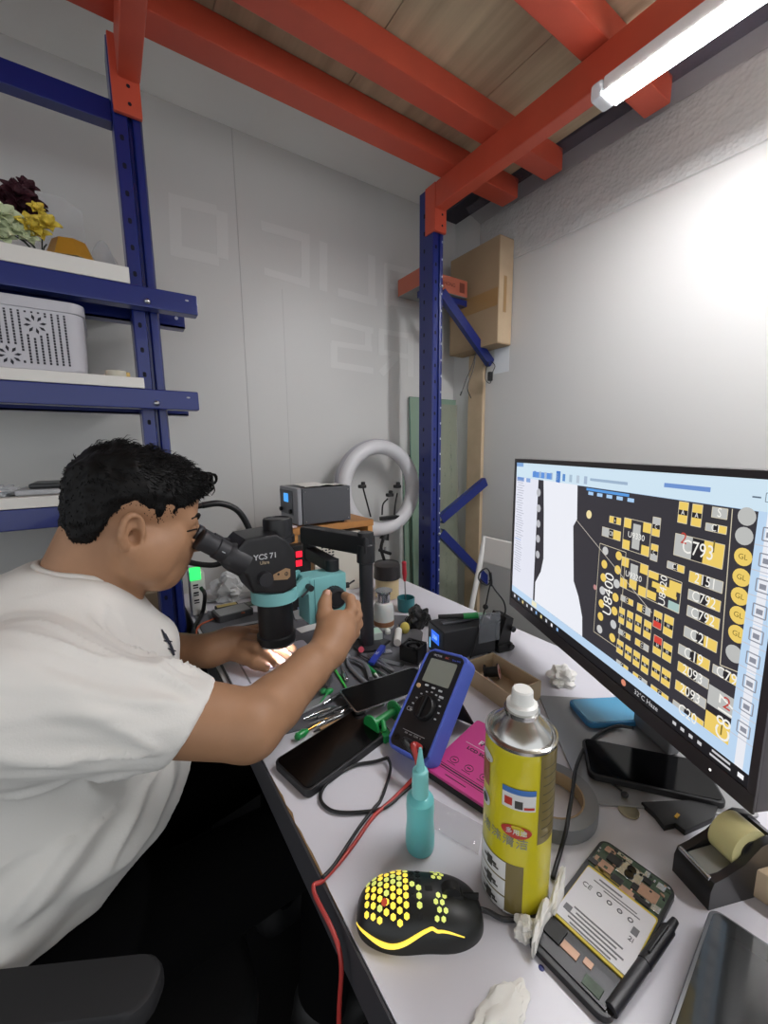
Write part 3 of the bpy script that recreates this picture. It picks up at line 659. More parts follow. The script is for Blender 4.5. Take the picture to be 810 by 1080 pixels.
# ------------------------------------------------------------ teal bottle
K = desk(443, 893); hs = at(443, 838, 1, K.y).z-.75; hc = at(443, 812, 1, K.y).z-.75; ht = at(441, 790, 1, K.y).z-.75
o = thing('dropper_bottle', 'small teal squeeze bottle with pointed cap', 'bottle', K); TM = Matrix.Translation(K)
tb = mat('teal bottle', '6fc3c6', .3, sss=.2); rb = .0153
b = MB(tb); b.lathe([(.001, 0), (rb-.003, 0), (rb-.0006, .002), (rb, .006), (rb, hs*.3), (rb-.0012, hs*.55), (rb-.0005, hs*.8), (rb-.001, hs*.93), (rb-.005, hs), (.006, hs+.001)], 36, TM); b.build('body', o)
b = MB(mat('teal cap', '7fcaca', .35)); b.lathe([(.0085, hs), (.0088, hs+.001), (.0085, hc-.002), (.0075, hc), (.005, hc+.001), (.0018, ht-.002), (.0014, ht), (.0004, ht)], 28, TM); b.build('nozzle_cap', o)
# ------------------------------------------------------------ mouse
ms = thing('computer_mouse', 'black honeycomb gaming mouse glowing yellow', 'mouse', (.195, .238, .75))
A, C = V((.149, .265, .75)), V((.237, .205, .75)); d = (C-A).normalized(); MMx = frame((A+C)/2+V((.003, .007, 0)), d, (0, 0, 1))   # local +x is the front
LA, LB_, LH = .0570, .0305, .034
def mtop(x, y):
    """height of the shell"""
    e = 1-abs(x/LA)**2.3; 
    if e <= 0: return 0
    wdt = LB_*(1-.10*math.exp(-((x-.005)/.02)**2))*e**.28
    f = 1-abs(y/wdt)**3.0
    return 0 if f <= 0 else LH*(e**.42)*(f**.38)*(1.0-.18*(x+LA)/(2*LA)-.0*x) 
mbk = mat('mouse black', '141614', .42); mgl = mat('mouse glow', 'd8c24a', .4, emit='f2d24a', es=1.1); mgl2 = mat('mouse glow pale', 'c9d27a', .4, emit='cfd868', es=.75); mdk = mat('mouse hole', '0a0a08', .7)
b = MB(mbk)
def mw(x):
    e = max(0, 1-abs(x/LA)**2.3); return LB_*(1-.08*math.exp(-((x-.005)/.02)**2))*e**.36
NU, NV = 60, 36
def mg(u, v):
    x = -LA*math.cos(math.pi*u)*.9999; w = mw(x); t = math.pi*v; y = -w*math.cos(t)
    e = max(0, 1-abs(x/LA)**2.3); hh = LH*(e**.42)*(1-.18*(x+LA)/(2*LA))
    return (x, y, hh*max(0, math.sin(t))**.75)
b.grid(mg, NU, NV, MMx); b.grid(lambda u, v: (-LA*math.cos(math.pi*u)*.9999, mw(-LA*math.cos(math.pi*u)*.9999)*(2*v-1), 0), NU, 2, MMx); b.build('shell', ms, smooth=180)
def mh(x, y):
    w = mw(x); 
    if abs(y) >= w: return 0
    t = math.acos(-y/w); e = max(0, 1-abs(x/LA)**2.3); return LH*(e**.42)*(1-.18*(x+LA)/(2*LA))*math.sin(t)**.75
def mhex(mb, x, y, r, lift=.0004):
    e = .0008; nx = -(mh(x+e, y)-mh(x-e, y))/(2*e); ny = -(mh(x, y+e)-mh(x, y-e))/(2*e); nn = V((nx, ny, 1)).normalized()
    mb.prism([(r*math.cos(R(60*k+30)), r*math.sin(R(60*k+30))) for k in range(6)], -.0012, lift, MMx @ frame((x, y, mh(x, y)), (1, 0, 0), nn))
b = MB(mgl); px_ = .0062
for i in range(9):
    for j in range(-4, 5):
        x = -.047+i*px_*.93; y = j*px_+(px_/2 if i % 2 else 0)
        if abs(y) > mw(x)*.82-.002: continue
        lit = x < -.012; b.m((mgl if random.random() < .72 else mgl2) if lit else mdk if random.random() < .75 else mgl2)
        mhex(b, x, y, .0026)
for j in range(4):
    for i in range(2):
        b.m(mgl2); mhex(b, .0135+i*.0056+(j % 2)*.0026, -.019+j*.0048, .0022)
        if j < 3: mhex(b, .0135+i*.0056+(j % 2)*.0026, .012+j*.0046, .0022)
b.m(mat('mouse red', 'a03a2a', .5, emit='c04a30', es=.5)); mhex(b, -.0315, -.0093, .003, .0006)
b.build('honeycomb', ms, smooth=0)
b = MB(mgl)   # light strip along the near side
pts = []
for k in range(25):
    x = -LA*.985+k/24*(LA*1.62); w = mw(x); f = k/24
    t = .34+.20*math.sin(f*6.6+2.6)+.12*f*(f < .75)
    y = -w*math.cos(t); e = max(0, 1-abs(x/LA)**2.3); z = LH*(e**.42)*(1-.18*(x+LA)/(2*LA))*max(.01, math.sin(t))**.75
    pts.append((x, y, z))
b.tube(pts, [.0008, .0022, .0018, .0012, .0004], 8, MMx, sm=2); b.build('light_strip', ms, smooth=180)
b = MB(rub); b.cyl((.028, -.004, .0265), (.028, .004, .0265), .0085, M=MMx); b.build('scroll_wheel', ms)
b = MB(mdk); b.box((.036, 0, mh(.036, 0)-.002), (.034, .0012, .006), MMx); b.box((.028, 0, mh(.028, 0)-.003), (.022, .0105, .0072), MMx, bev=.003); b.box((.008, 0, mh(.008, 0)), (.007, .0045, .0015), MMx, bev=.001); b.build('button_gap', ms)
b = MB(cabm); f0 = MMx @ V((LA-.002, 0, .008)); b.tube([f0, f0+d*.008+V((0, 0, -.003)), desk(530, 969, .7535), desk(546, 970, .753), desk(562, 968, .753), desk(576, 962, .753), desk(586, 952, .753)], .0021, 8); b.build('cord', ms)
# ------------------------------------------------------------ multimeter
l_ = V((.715, .228, .661)); r_ = V((.165, -.974, .158)); l_.normalize(); r_ = (r_-l_*r_.dot(l_)).normalized(); n_ = r_.cross(l_)
MMm = Matrix.Translation((.343, .4065, .8195)) @ Matrix((r_, l_, n_)).transposed().to_4x4()   # x right, y up, z out of the face
mmL, mmW, mmT = .142, .0675, .027
mt = thing('multimeter', 'black multimeter in a blue holster propped on its stand', 'multimeter', (.32, .4, .75))
hol = mat('holster blue', '5166c4', .45); facem = mat('meter face', '17181c', .45)
b = MB(hol); b.prism(rrect(mmW+.009, mmL+.008, .011, 6), -mmT, -.001, MMm, bev=.004); b.torus(.001, .0001, MMm @ TR(0, 0, -.01)); 
for sx in (-1, 1): b.box((sx*(mmW/2+.002), 0, -.0015), (.0045, mmL-.012, .006), MMm, bev=.002)
for sy in (-1, 1): b.box((0, sy*(mmL/2+.0015), -.0015), (mmW-.014, .0045, .006), MMm, bev=.002)
b.build('holster', mt)
b = MB(facem); b.prism(rrect(mmW-.001, mmL-.001, .008, 5), -.006, .0005, MMm, bev=.001); b.build('face', mt)
b = MB(mat('lcd grey', '868a80', .2, coat=.4)); b.prism(rrect(.049, .036, .002, 3), .0006, .0011, MMm @ TR(.001, .041, 0)); b.build('display', mt)
b = MB(mat('knob black', '0c0c0e', .4)); b.lathe([(.001, .0075), (.015, .0075), (.0165, .006), (.0175, .0006)], 36, MMm @ TR(.002, -.012, 0)); b.box((.002, -.012, .0095), (.0055, .032, .005), MMm @ Matrix.Rotation(R(0), 4, 'Z'), bev=.002); b.build('dial', mt)
pk = mat('print pale', 'b9bcc0', .5)
b = MB(pk)
for k in range(3): b.box((-.011+k*.013, .0185-.001*k, .0012), (.0065, .0028, .0014), MMm, bev=.0006)
b.box((.0205, .009, .0012), (.0075, .003, .0014), MMm, bev=.0006); b.build('button', mt)
b = MB(mat('button yellow', 'd9b48a', .4)); b.cyl((-.0245, .0145, .0005), (-.0245, .0145, .0028), .0032, M=MMm, seg=14); b.build('power_button', mt)
b = MB(pk)
for k in range(11):
    a = R(200-k*22); b.box((.002+.0235*math.cos(a), -.012+.0235*math.sin(a), .0007), (.0035, .0018, .0003), MMm)
b.text('CE', .008, MMm @ TR(-.024, -.02, .0007), .0002); b.text('BRYMEN'[:0] or 'VICTOR', .0045, MMm @ TR(-.014, .0645, .0007), .0002); b.m(mat('print red', 'b0584a', .5)); b.text('86C', .0045, MMm @ TR(.004, .0645, .0007), .0002); b.m(hol); b.text('True RMS', .0038, MMm @ TR(.021, .0635, .0007), .0002)
b.m(pk); b.box((.0, -.047, .0007), (.04, .0006, .0003), MMm); b.text('10A   mA   COM   V', .0035, MMm @ TR(0, -.05, .0007), .0002); b.build('print', mt, smooth=0)
b = MB(mat('jack black', '050505', .4))
for k, x in enumerate((-.024, -.008, .008, .024)): b.lathe([(.0048, .0005), (.0048, .0015), (.003, .0015), (.003, .0006)], 18, MMm @ TR(x, -.06, 0))
b.build('jack', mt)
bk = MMm @ V((0, .03, -mmT)); ft = V((bk.x+.035, bk.y+.012, .7502))
b = MB(rub); BM = frame((bk+ft)/2, r_, (V((1, .3, .0)).cross(V(r_)).cross(r_))); zz = (ft-bk).normalized(); BM = frame((bk+ft)/2, r_, zz.cross(r_)); b.box((0, 0, 0), (.05, (ft-bk).length-.003, .004), BM, bev=.0015); b.build('kickstand', mt)
# leads of the meter
def jack(x): return MMm @ V((x, -.06, .001))
redm = mat('lead red', 'a8332e', .4)
nn = n_
for nm, x, m_, label, path in (('test_lead', .008, cabm, 'black test lead of the multimeter, looping on the desk', [desk(443, 812, .772), desk(436, 826, .757), desk(425, 836, .753), desk(405, 852, .753), desk(375, 857, .753), desk(350, 855, .753), desk(338, 842, .753), desk(346, 825, .753), desk(372, 808, .753), desk(396, 803, .754), desk(409, 799, .757)]),
                               ('test_lead', .024, redm, 'red test lead of the multimeter, running off the desk edge', [desk(441, 815, .772), desk(428, 829, .757), desk(412, 845, .754), desk(394, 861, .753), desk(374, 889, .753), desk(356, 912, .753), desk(340, 929, .7535), desk(331, 940, .753), V((.128, .268, .735)), V((.122, .262, .66)), V((.124, .25, .5)), V((.13, .23, .3))])):
    o = thing(nm, label, 'cable', path[0]); j = jack(x)
    b = MB(m_); b.tube([j+nn*.006, j+nn*.02-l_*.002, (j+nn*.022)*.4+path[0]*.6+V((0, 0, .004)), path[0]], [.0042, .0042, .003, .0022], 10); b.build('plug', o)
    b = MB(m_); b.tube(path, .0021, 8); b.build('wire', o, smooth=180)
P = [desk(409, 799, .757), desk(412, 808, .756), desk(410, 820, .753), desk(402, 843, .753), desk(394, 853, .753), desk(380, 871, .753), desk(366, 892, .755), desk(352, 913, .755), desk(340, 926, .756)]
b = MB(cabm); b.tube(P, .0019, 8); tag(b.build('loose_cable', smooth=180), 'thin black cable twisted along the red lead', 'cable')
# ------------------------------------------------------ pink screen pack
pk_u = V((.22, -.975, 0)).normalized(); A = desk(449, 809, .764)
PM = Matrix.Translation((A.x, A.y, .7502)) @ Matrix((pk_u, V((-pk_u.y, pk_u.x, 0)), (0, 0, 1))).transposed().to_4x4()
o = thing('screen_package', 'pink phone screen package on a black case', 'package', A)
pinkm = mat('pink card', 'd2418f', .4, coat=.2); PW, PL = .088, .128
b = MB(rub); b.prism([(x+PW/2, y+PL/2) for x, y in rrect(PW+.004, PL, .006)], 0, .009, PM, bev=.002); b.build('case', o)
b = MB(pinkm); b.prism([(x+PW/2, y+PL/2) for x, y in rrect(PW, PL, .004)], .0093, .0135, PM, bev=.001); b.build('card', o)
b = MB(mat('ink black', '161014', .5)); T = PM @ TR(0, 0, .0137)
b.lathe([(.001, .0002), (.0125, .0002), (.0125, 0)], 28, T @ TR(.05, .108, 0)); b.text('LCD SCREEN', .0075, T @ TR(.044, .067, 0), .0003, sx=1.1, bold=.0002)
for k in range(3): b.torus(.0055, .0004, T @ TR(.02+k*.022, .036, 0), n=24, k=5); b.box((.02+k*.022, .028, 0), (.012, .0006, .0003), T); b.box((.02+k*.022, .036, 0), (.005, .0015, .0003), T)
b.box((.044, .0215, 0), (.072, .0007, .0003), T); b.box((.044, .0145, 0), (.072, .0007, .0003), T); b.box((.008, .018, 0), (.0007, .0075, .0003), T); b.box((.08, .018, 0), (.0007, .0075, .0003), T)
b.box((.044, .018, 0), (.066, .002, .0002), T); b.box((.04, .0075, 0), (.03, .001, .0003), T)
b.text('FACE', .0125, T @ TR(.046, .086, 0), .0003, bold=.0003); b.m(mat('ink white', 'f0e6ec', .5)); b.text('F', .016, T @ TR(.05, .108, .0004), .0003, bold=.0006); b.box((.044, .0755, 0), (.062, .0007, .0003), T); b.text('F', .0125, T @ TR(.0305, .086, .0003), .0003, bold=.0003); b.build('print', o, smooth=0)
# clear bag under the pack
b = MB(mat('clear bag', 'c8c8cc', .1, alpha=.35, bump=.8, bscale=40)); Q0, Q1 = desk(455, 842), desk(510, 872)
b.grid(lambda u, v: V(Q0)+(Q1-Q0)*u+V((-.03*v, -.02*v, .0012+.0025*abs(mnoise.noise((u*5, v*5, 1))))), 16, 10); tag(b.build('plastic_bag', smooth=180), 'small clear plastic bag sticking out below the pink package', 'bag')
# ------------------------------------------------------------ tape roll
K = desk(580, 841, .76); K.z = .75; o = thing('tape_roll', 'wide grey roll of tape lying behind the spray can', 'tape', K)
b = MB(mat('tape grey', '77787a', .45, var=.08)); b.lathe([(.037, .002), (.051, .001), (.0515, .003), (.0515, .0165), (.051, .018), (.037, .018), (.037, .002)], 48, Matrix.Translation(K)); b.build('tape', o, smooth=30)
b = MB(card); b.lathe([(.0352, .0015), (.037, .0015), (.037, .0185), (.0352, .0185), (.0352, .0015)], 40, Matrix.Translation(K)); b.build('core', o, smooth=30)
# ------------------------------------------------------------ tissues
tis = mat('tissue', 'dcdad4', .85)
blob('crumpled_tissue', 'white crumpled tissue by the brown tray', 'tissue', desk(592, 720), (.03, .022, .018), tis, .5, 1.9, 3)
A = desk(570, 962); o = thing('crumpled_tissue', 'white twisted tissue pressed between spray can and opened phone', 'tissue', A)
def tw(u, v):
    c = desk(562+34*u, 985-58*u, .762); w = .014*(1+.35*math.sin(u*9))*(1-.6*abs(u-.5)**2*2)
    a = 2*math.pi*v; k = 1+.5*mnoise.noise((u*7, math.cos(a)*1.6, math.sin(a)*1.6+4)); 
    p = c+V((.6, .6, 0))*0; return (p.x+w*math.cos(a)*k*.9, p.y+w*math.cos(a)*k*.5, max(.7503, .759+w*.75*math.sin(a)*k))
b = MB(tis); b.grid(tw, 40, 24); b.build('twist', o, smooth=28)
blob('paper_end', None, None, desk(556, 984), (.012, .01, .008), tis, .45, 1.9, 8, parent=o)
blob('crumpled_tissue', 'pale tissue scrap at the near end of the desk', 'tissue', desk(528, 1072), (.03, .014, .006), tis, .4, 1.7, 12)
# -------------------------------------------------------- tape dispenser
A, C = desk(709, 918, .75), desk(742, 955, .75); fx = (C-A).normalized(); fy = V((-fx.y, fx.x, 0))
DM = Matrix.Translation(A) @ Matrix((fx, fy, (0, 0, 1))).transposed().to_4x4(); DW = .05
o = thing('tape_dispenser', 'black desk tape dispenser with cream tape', 'tape dispenser', A+fx*DW/2+fy*.06)
dbk = mat('dispenser black', '19191b', .32, coat=.2)
DW = .037; S_ = lambda pl: [(y*.8, z*.88) for y, z in pl]
prof = [(0, 0), (0, .022), (.004, .03), (.012, .031), (.03, .022), (.05, .03), (.062, .05), (.078, .058), (.1, .056), (.118, .044), (.124, .02), (.124, 0)]
side = [(0, 0), (0, .022), (.004, .032), (.02, .036), (.045, .045), (.066, .062), (.082, .066), (.102, .06), (.12, .045), (.126, .02), (.126, 0)]
base = [(0, 0), (0, .022), (.004, .031), (.02, .026), (.045, .024), (.066, .024), (.09, .026), (.1, .056), (.112, .05), (.122, .03), (.126, .0)]
YZ = lambda x: DM @ Matrix(((0, 0, 1, x), (1, 0, 0, 0), (0, 1, 0, 0), (0, 0, 0, 1)))
b = MB(dbk); b.prism(S_(base), .006, DW-.006, YZ(0)); b.prism(S_(side), 0, .0062, YZ(0)); b.prism(S_(side), DW-.0062, DW, YZ(0)); b.build('body', o)
b = MB(mat('cream tape', 'c8c08a', .35)); b.lathe([(.010, -.0115), (.0205, -.0115), (.0205, .0115), (.010, .0115), (.010, -.0115)], 40, DM @ frame((DW/2, .05, .044), (0, 1, 0), (1, 0, 0))); b.build('tape', o, smooth=30)
b = MB(dbk); b.cyl((.006, .05, .044), (DW-.006, .05, .044), .0098, M=DM, seg=28); b.build('hub', o)
b = MB(mat('tape strip', '9a9a92', .2, alpha=.7)); b.raw([(DW/2-.011, .006, .0285), (DW/2+.011, .006, .0285), (DW/2+.011, .036, .03), (DW/2-.011, .036, .03)], [(0, 1, 2, 3)], DM); b.build('tape_end', o, smooth=0)
b = MB(silver); b.box((DW/2, .002, .0295), (.031, .003, .004), DM, bev=.0008); b.build('blade', o)
# black bracket and coin in front of the monitor foot
b = MB(rub); b.prism([(p.x, p.y) for p in (desk(676, 851), desk(738, 848), desk(760, 846), desk(752, 868), desk(722, 882), desk(712, 874), desk(700, 877), desk(690, 864))], .7502, .757, bev=.001)
o = b.build('plastic_bracket'); tag(o, 'flat black plastic bracket beside the tape dispenser', 'bracket')
b = MB(mat('gold contact', 'b08a3c', .3, 1)); K = desk(714, 861, .7573); b.box(K+V((0, 0, .0006)), (.008, .003, .001), M=None); b.build('contact', o)
K = desk(663, 856); b = MB(mat('coin', 'b3a88c', .35, 1)); b.lathe([(.001, 0), (.0105, 0), (.011, .0004), (.011, .0015), (.0105, .0018), (.001, .0016)], 32, Matrix.Translation(K+V((0, 0, .0002)))); tag(b.build('coin'), 'dull coin lying below the grey monitor foot', 'coin')
# dark memo slips behind
b = MB(mat('lead wire', '18181a', .5)); b.tube([desk(640, 793, .7545), desk(634, 818, .7555), desk(645, 826, .755), desk(656, 834, .755)], .0012, 6); b.ell(desk(659, 838, .7562), (.005, .004, .0025)); tag(b.build('dongle_cable'), 'tiny black plug lead on the grey monitor foot', 'cable')
# cable from the monitor to the can
b = MB(cabm); b.tube([desk(668, 768, .762), desk(650, 766, .758), desk(632, 774, .757), desk(616, 790, .758), desk(607, 812, .772), desk(604, 834, .7735), desk(600, 858, .7735), desk(597, 876, .7725), desk(592, 895, .757), desk(586, 915, .7525), desk(583, 926, .7525)], .0022, 8); tag(b.build('monitor_cable', smooth=180), 'black cable running from the monitor over the grey tape', 'cable')
# ----------------------------------------------------------- open phone
A, Bq, C = desk(554, 989, .757), desk(634, 885, .757), desk(709, 942, .757)
uy = (Bq-A).normalized(); ux = V((uy.y, -uy.x, 0)); PL = (Bq-A).length+.004; PW = .068
PM = Matrix.Translation((A.x, A.y, .7502)) @ Matrix((ux, uy, (0, 0, 1))).transposed().to_4x4()
o = thing('opened_phone', 'opened phone with bare circuit board and white battery', 'phone', A+ux*PW/2+uy*PL/2)
b = MB(mat('phone frame', '1b1c1e', .4)); b.prism([(x+PW/2, y+PL/2) for x, y in rrect(PW, PL, .009, 6)], 0, .0062, PM, bev=.001); b.build('frame', o)
pcb = mat('pcb green', '3c4f3c', .5, var=.3, vscale=160); cop = mat('copper shield', 'a98670', .4, .3, var=.12, vscale=90); blk = mat('chip black', '1c1c20', .35); lens = mat('lens', '08080c', .1)
b = MB(pcb); b.prism([(x+PW/2, y+PL*.845) for x, y in rrect(PW-.006, PL*.27, .006, 4)], .0063, .0068, PM)
b.m(cop); U = lambda x, y, w, h, z=.001: b.box((x*PW, y*PL, .0068+z/2), (w*PW, h*PL, z), PM, bev=.0003)
U(.2, .79, .26, .07); U(.75, .82, .26, .09); U(.58, .73, .2, .04); U(.18, .93, .14, .05)
b.m(silver); U(.5, .875, .3, .12, .0012); U(.9, .76, .1, .05); U(.85, .93, .1, .05); U(.36, .955, .2, .03); U(.66, .95, .06, .05)
b.m(blk); U(.28, .88, .18, .07, .0018); U(.09, .76, .12, .04, .0016); U(.7, .9, .1, .04, .0018); U(.42, .755, .14, .05, .0016); U(.75, .74, .2, .03, .0014); U(.62, .8, .08, .05, .0015)
b.m(mat('gold flex', '8a7430', .4)); U(.35, .735, .3, .025); U(.2, .735, .12, .03)
random.seed(5)
for k in range(46):
    b.m([silver, blk, cop, pcb][k % 4]); U(.06+.88*random.random(), .73+.24*random.random(), .02+.03*random.random(), .008+.016*random.random(), .0012)
b.build('circuit_board', o)
b = MB(lens); b.lathe([(.001, .0012), (.004, .0012), (.0042, 0)], 20, PM @ TR(PW*.5, PL*.895, .0081)); b.lathe([(.001, .0012), (.004, .0012), (.0042, 0)], 20, PM @ TR(PW*.5, PL*.85, .0081)); b.build('camera', o)
b = MB(mat('battery edge', 'c9b030', .45)); b.prism([(x+PW*.52, y+PL*.475) for x, y in rrect(PW*.9, PL*.47, .002, 3)], .0063, .0078, PM); b.m(mat('battery white', 'cfced2', .4)); b.prism([(x+PW*.52, y+PL*.475) for x, y in rrect(PW*.88, PL*.435, .002, 3)], .0078, .0086, PM); bt = b.build('battery', o)
b = MB(mat('battery print', '6c6c70', .6)); BMx = PM @ TR(0, 0, .0088)
for k in range(5): b.box((PW*.52, PL*(.40+.026*k-.13), 0), (PW*(.5+.1*(k % 3)), .0014, .0002), BMx)
b.box((PW*.42, PL*.66, 0), (PW*.3, .0016, .0002), BMx); b.box((PW*.5, PL*.63, 0), (PW*.55, .001, .0002), BMx); b.box((PW*.6, PL*.61, 0), (PW*.45, .001, .0002), BMx)
b.text('CE', .007, BMx @ TR(PW*.2, PL*.56, 0), .0003)
for k in range(4): b.torus(.0018, .0005, BMx @ TR(PW*(.36+.13*k), PL*.565, 0), n=12, k=4)
b.box((PW*.17, PL*.34, 0), (.006, .006, .0003), BMx); b.box((PW*.84, PL*.52, 0), (.005, .007, .0003), BMx); b.text('2i', .006, BMx @ TR(PW*.84, PL*.46, 0), .0003); b.build('print', bt, smooth=0)
b = MB(blk); U = lambda x, y, w, h, z=.001: b.box((x*PW, y*PL, .0063+z/2), (w*PW, h*PL, z), PM, bev=.0003)
U(.5, .11, .86, .15, .0012); b.m(cop); U(.42, .14, .2, .05, .0022); U(.62, .16, .1, .04, .002); b.m(rub); U(.2, .16, .22, .1, .0028); b.m(pcb); U(.75, .08, .2, .06, .002); b.build('lower_board', o)
# marker pen beside the opened phone
Pa, Pb = desk(712, 971, .757), desk(640, 1072, .757); d = (Pb-Pa).normalized(); L = .105
o = thing('marker_pen', 'black marker pen lying along the opened phone', 'pen', Pa)
b = MB(mat('pen black', '1a1a1d', .35)); b.cyl(Pa+d*.012, Pa+d*.055, .005, .0054); b.cyl(Pa, Pa+d*.012, .003, .0038); b.build('cap', o)
b = MB(mat('pen body', '27272b', .4)); b.cyl(Pa+d*.0555, Pa+d*L, .005, .0048); b.build('barrel', o)
b = MB(rub); b.box((0, 0, 0), (.002, .034, .003), frame(Pa+d*.032+V((0, 0, .0068)), V((-d.y, d.x, 0)), (0, 0, 1)), bev=.0008); b.build('clip', o)
# dark phone at the near corner
A, C, E_ = desk(750, 953, .772), desk(706, 1078, .772), desk(812, 983, .772)
uy = (C-A).normalized(); ux = V((-uy.y, uy.x, 0)); w_, h_ = .078, .16
M = frame(A+ux*w_/2+uy*h_/2+V((0, 0, -.0218)), ux, (0, 0, 1))
o = phone('dark glossy phone with a grey edge lying on a blue case by the dispenser', M @ TR(0, 0, .012), w_, h_, .0085, mat('grey rim', '6a6b6e', .3, .6), mat('dark back glass', '2c2e2e', .1, coat=.5))
b = MB(mat('ear slot', 'a5a8a8', .3)); b.box((-.012 if False else .012, -h_/2+.008, .0214), (.018, .002, .0003), M); b.build('earpiece', o)
b = MB(mat('case blue', '22387e', .45)); b.prism(rrect(w_+.002, h_+.002, .009, 6), 0, .0118, M, bev=.002); tag(b.build('phone_case'), 'blue phone case underneath the dark glossy phone', 'phone case')
P = desk(800, 945, .76); b = MB(cardl); b.box((P.x+.03, P.y-.012, .766), (.05, .06, .03), bev=.002); tag(b.build('card_scrap'), 'tan cardboard block behind the tape dispenser', 'cardboard')
b = MB(mat('cable grey', '77797c', .5)); b.tube([desk(797, 872, .753), desk(803, 880, .765), desk(812, 884, .765), desk(822, 892, .753)], .003, 8); b.tube([desk(798, 880, .753), desk(806, 890, .76), desk(818, 897, .753)], .003, 8); tag(b.build('grey_cable'), 'coiled grey cable behind the tape dispenser', 'cable')
# blue ink spot
K = desk(571, 1021); b = MB(mat('ink spot', '2a2f70', .5)); b.lathe([(.0001, .0003), (.002, .0003), (.0024, .0001)], 14, Matrix.Translation((K.x, K.y, .75))); b.build('ink_stain', dk)
# ------------------------------------------------------------ brown tray
p1_, p2_, p4_ = desk(520, 687, .785), desk(571, 717, .785), desk(496, 695, .785)
ex = (p2_-p1_); TL_ = ex.length; ex.normalize(); ey = V((ex.y, -ex.x, 0)); TWd = .075
TM = Matrix.Translation((p1_.x, p1_.y, .7502)) @ Matrix((ex, ey, (0, 0, -1))).transposed().to_4x4()
o = thing('card_tray', 'open shallow brown cardboard tray', 'tray', p1_+ex*TL_/2+ey*TWd/2-V((0, 0, .035)))
def up(M): return M @ Matrix.Scale(-1, 4, (0, 0, 1))
b = MB(cardl); T = up(TM); hh = .033
b.bx((0, 0, 0), (TL_, TWd, .002), M=T); b.bx((0, 0, .002), (TL_, .0025, hh), M=T); b.bx((0, TWd-.0025, .002), (TL_, TWd, hh), M=T); b.bx((0, .0025, .002), (.0025, TWd-.0025, hh), M=T); b.bx((TL_-.0025, .0025, .002), (TL_, TWd-.0025, hh), M=T); b.build('tray', o, smooth=0)
K = desk(519, 704, .775); sp = thing('solder_spool', 'small spool with a pink end lying in the brown tray', 'spool', K)
ax = V((.55, -.75, .25)).normalized(); SM = frame(V((K.x, K.y, .7665)), (0, 0, 1), ax)
b = MB(rub); b.lathe([(.003, -.013), (.0135, -.013), (.0135, -.011), (.009, -.011), (.009, .011), (.0135, .011), (.0135, .013), (.003, .013)], 28, SM); b.build('reel', sp, smooth=30)
b = MB(mat('label pink', 'd8b0a8', .5)); b.lathe([(.003, .0132), (.0125, .0132), (.0125, .0128)], 26, SM); b.m(lr); b.lathe([(.0005, .0136), (.005, .0136), (.005, .0132)], 20, SM); b.build('end_label', sp, smooth=30)
b = MB(lw); b.box((.03, .05, .012), (.045, .002, .012), T @ TR(.02, -.012, -.008, 12)); tag(b.build('paper_strip'), 'white paper strip lying in the brown tray', 'paper')
# -------------------------------------------------------- solder station
SMx, _ = F2((468, 702), (530, 688)); SMx = SMx @ TR(0, 0, .0003)
o = thing('soldering_station', 'dark soldering station with a lit blue display', 'soldering station', desk(490, 680))
sk = mat('station grey', '2c2d30', .5); SL, SD, SH = .122, .066, .068
b = MB(sk); b.bx((0, 0, .004), (SL, SD, SH), bev=.004, M=SMx)
for x in (.01, SL-.01):
    for y in (.01, SD-.01): b.cyl((x, y, 0), (x, y, .0045), .005, M=SMx, seg=12)
b.build('housing', o)
b = MB(mat('station panel', '3b4048', .35)); b.bx((-.002, .003, .007), (.0, SD-.003, SH-.003), bev=.001, M=SMx); b.build('front_panel', o)
b = MB(mat('blue screen', '10204a', .3, emit='2f6be8', es=1.1)); b.bx((-.0035, .016, .034), (-.0021, .046, .056), M=SMx); b.build('display', o, smooth=0)
b = MB(mat('screen digits', '000000', .5, emit='a8d0ff', es=1.0)); b.text('350', .012, SMx @ frame((-.0038, .031, .045), (0, -1, 0), (-1, 0, 0)), .0003); b.build('digits', o, smooth=0)
b = MB(mat('cool glow', '203040', .4, emit='8fd8ff', es=.9)); b.bx((-.003, .052, .014), (-.0021, .055, .036), M=SMx); b.build('indicator', o, smooth=0)
b = MB(mat('handle grey', '55575b', .4)); b.box((SL/2, SD/2, SH+.003), (SL*.8, .012, .006), SMx, bev=.0025); b.build('grip', o)
K = SMx @ V((SL+.012, .02, 0)); st = thing('iron_stand', 'black iron stand with clear guard at the end of the station', 'iron stand', K)
b = MB(rub); b.bx((SL+.003, -.004, 0), (SL+.042, .05, .018), bev=.004, M=SMx); b.prism([(0, .018), (.03, .018), (.038, .07), (.02, .074)], .0, .046, SMx @ Matrix(((1, 0, 0, SL+.004), (0, 0, 1, 0), (0, 1, 0, 0), (0, 0, 0, 1)))); b.build('base', st)
b = MB(mat('guard clear', '8a8f94', .15, alpha=.45)); b.box((SL-.02, -.0035, .062), (.05, .0012, .06), SMx @ TR(0, 0, 0)); b.build('guard', st, smooth=0)
b = MB(rub); b.cyl(SMx @ V((SL+.036, -.009, .05)), SMx @ V((SL+.036, -.004, .05)), .006); b.build('knob', st); b = MB(rub); b.cyl(SMx @ V((SL+.034, -.009, .012)), SMx @ V((SL+.034, -.004, .012)), .006); b.build('knob', st)
o = thing('soldering_iron', 'soldering iron with green grip resting on the station', 'soldering iron', SMx @ V((.05, .02, SH)))
P0, P1, P2, P3 = [SMx @ V(q) for q in ((.012, .045, SH+.013), (.06, .028, SH+.013), (.088, .018, SH+.014), (.125, .004, SH+.019))]
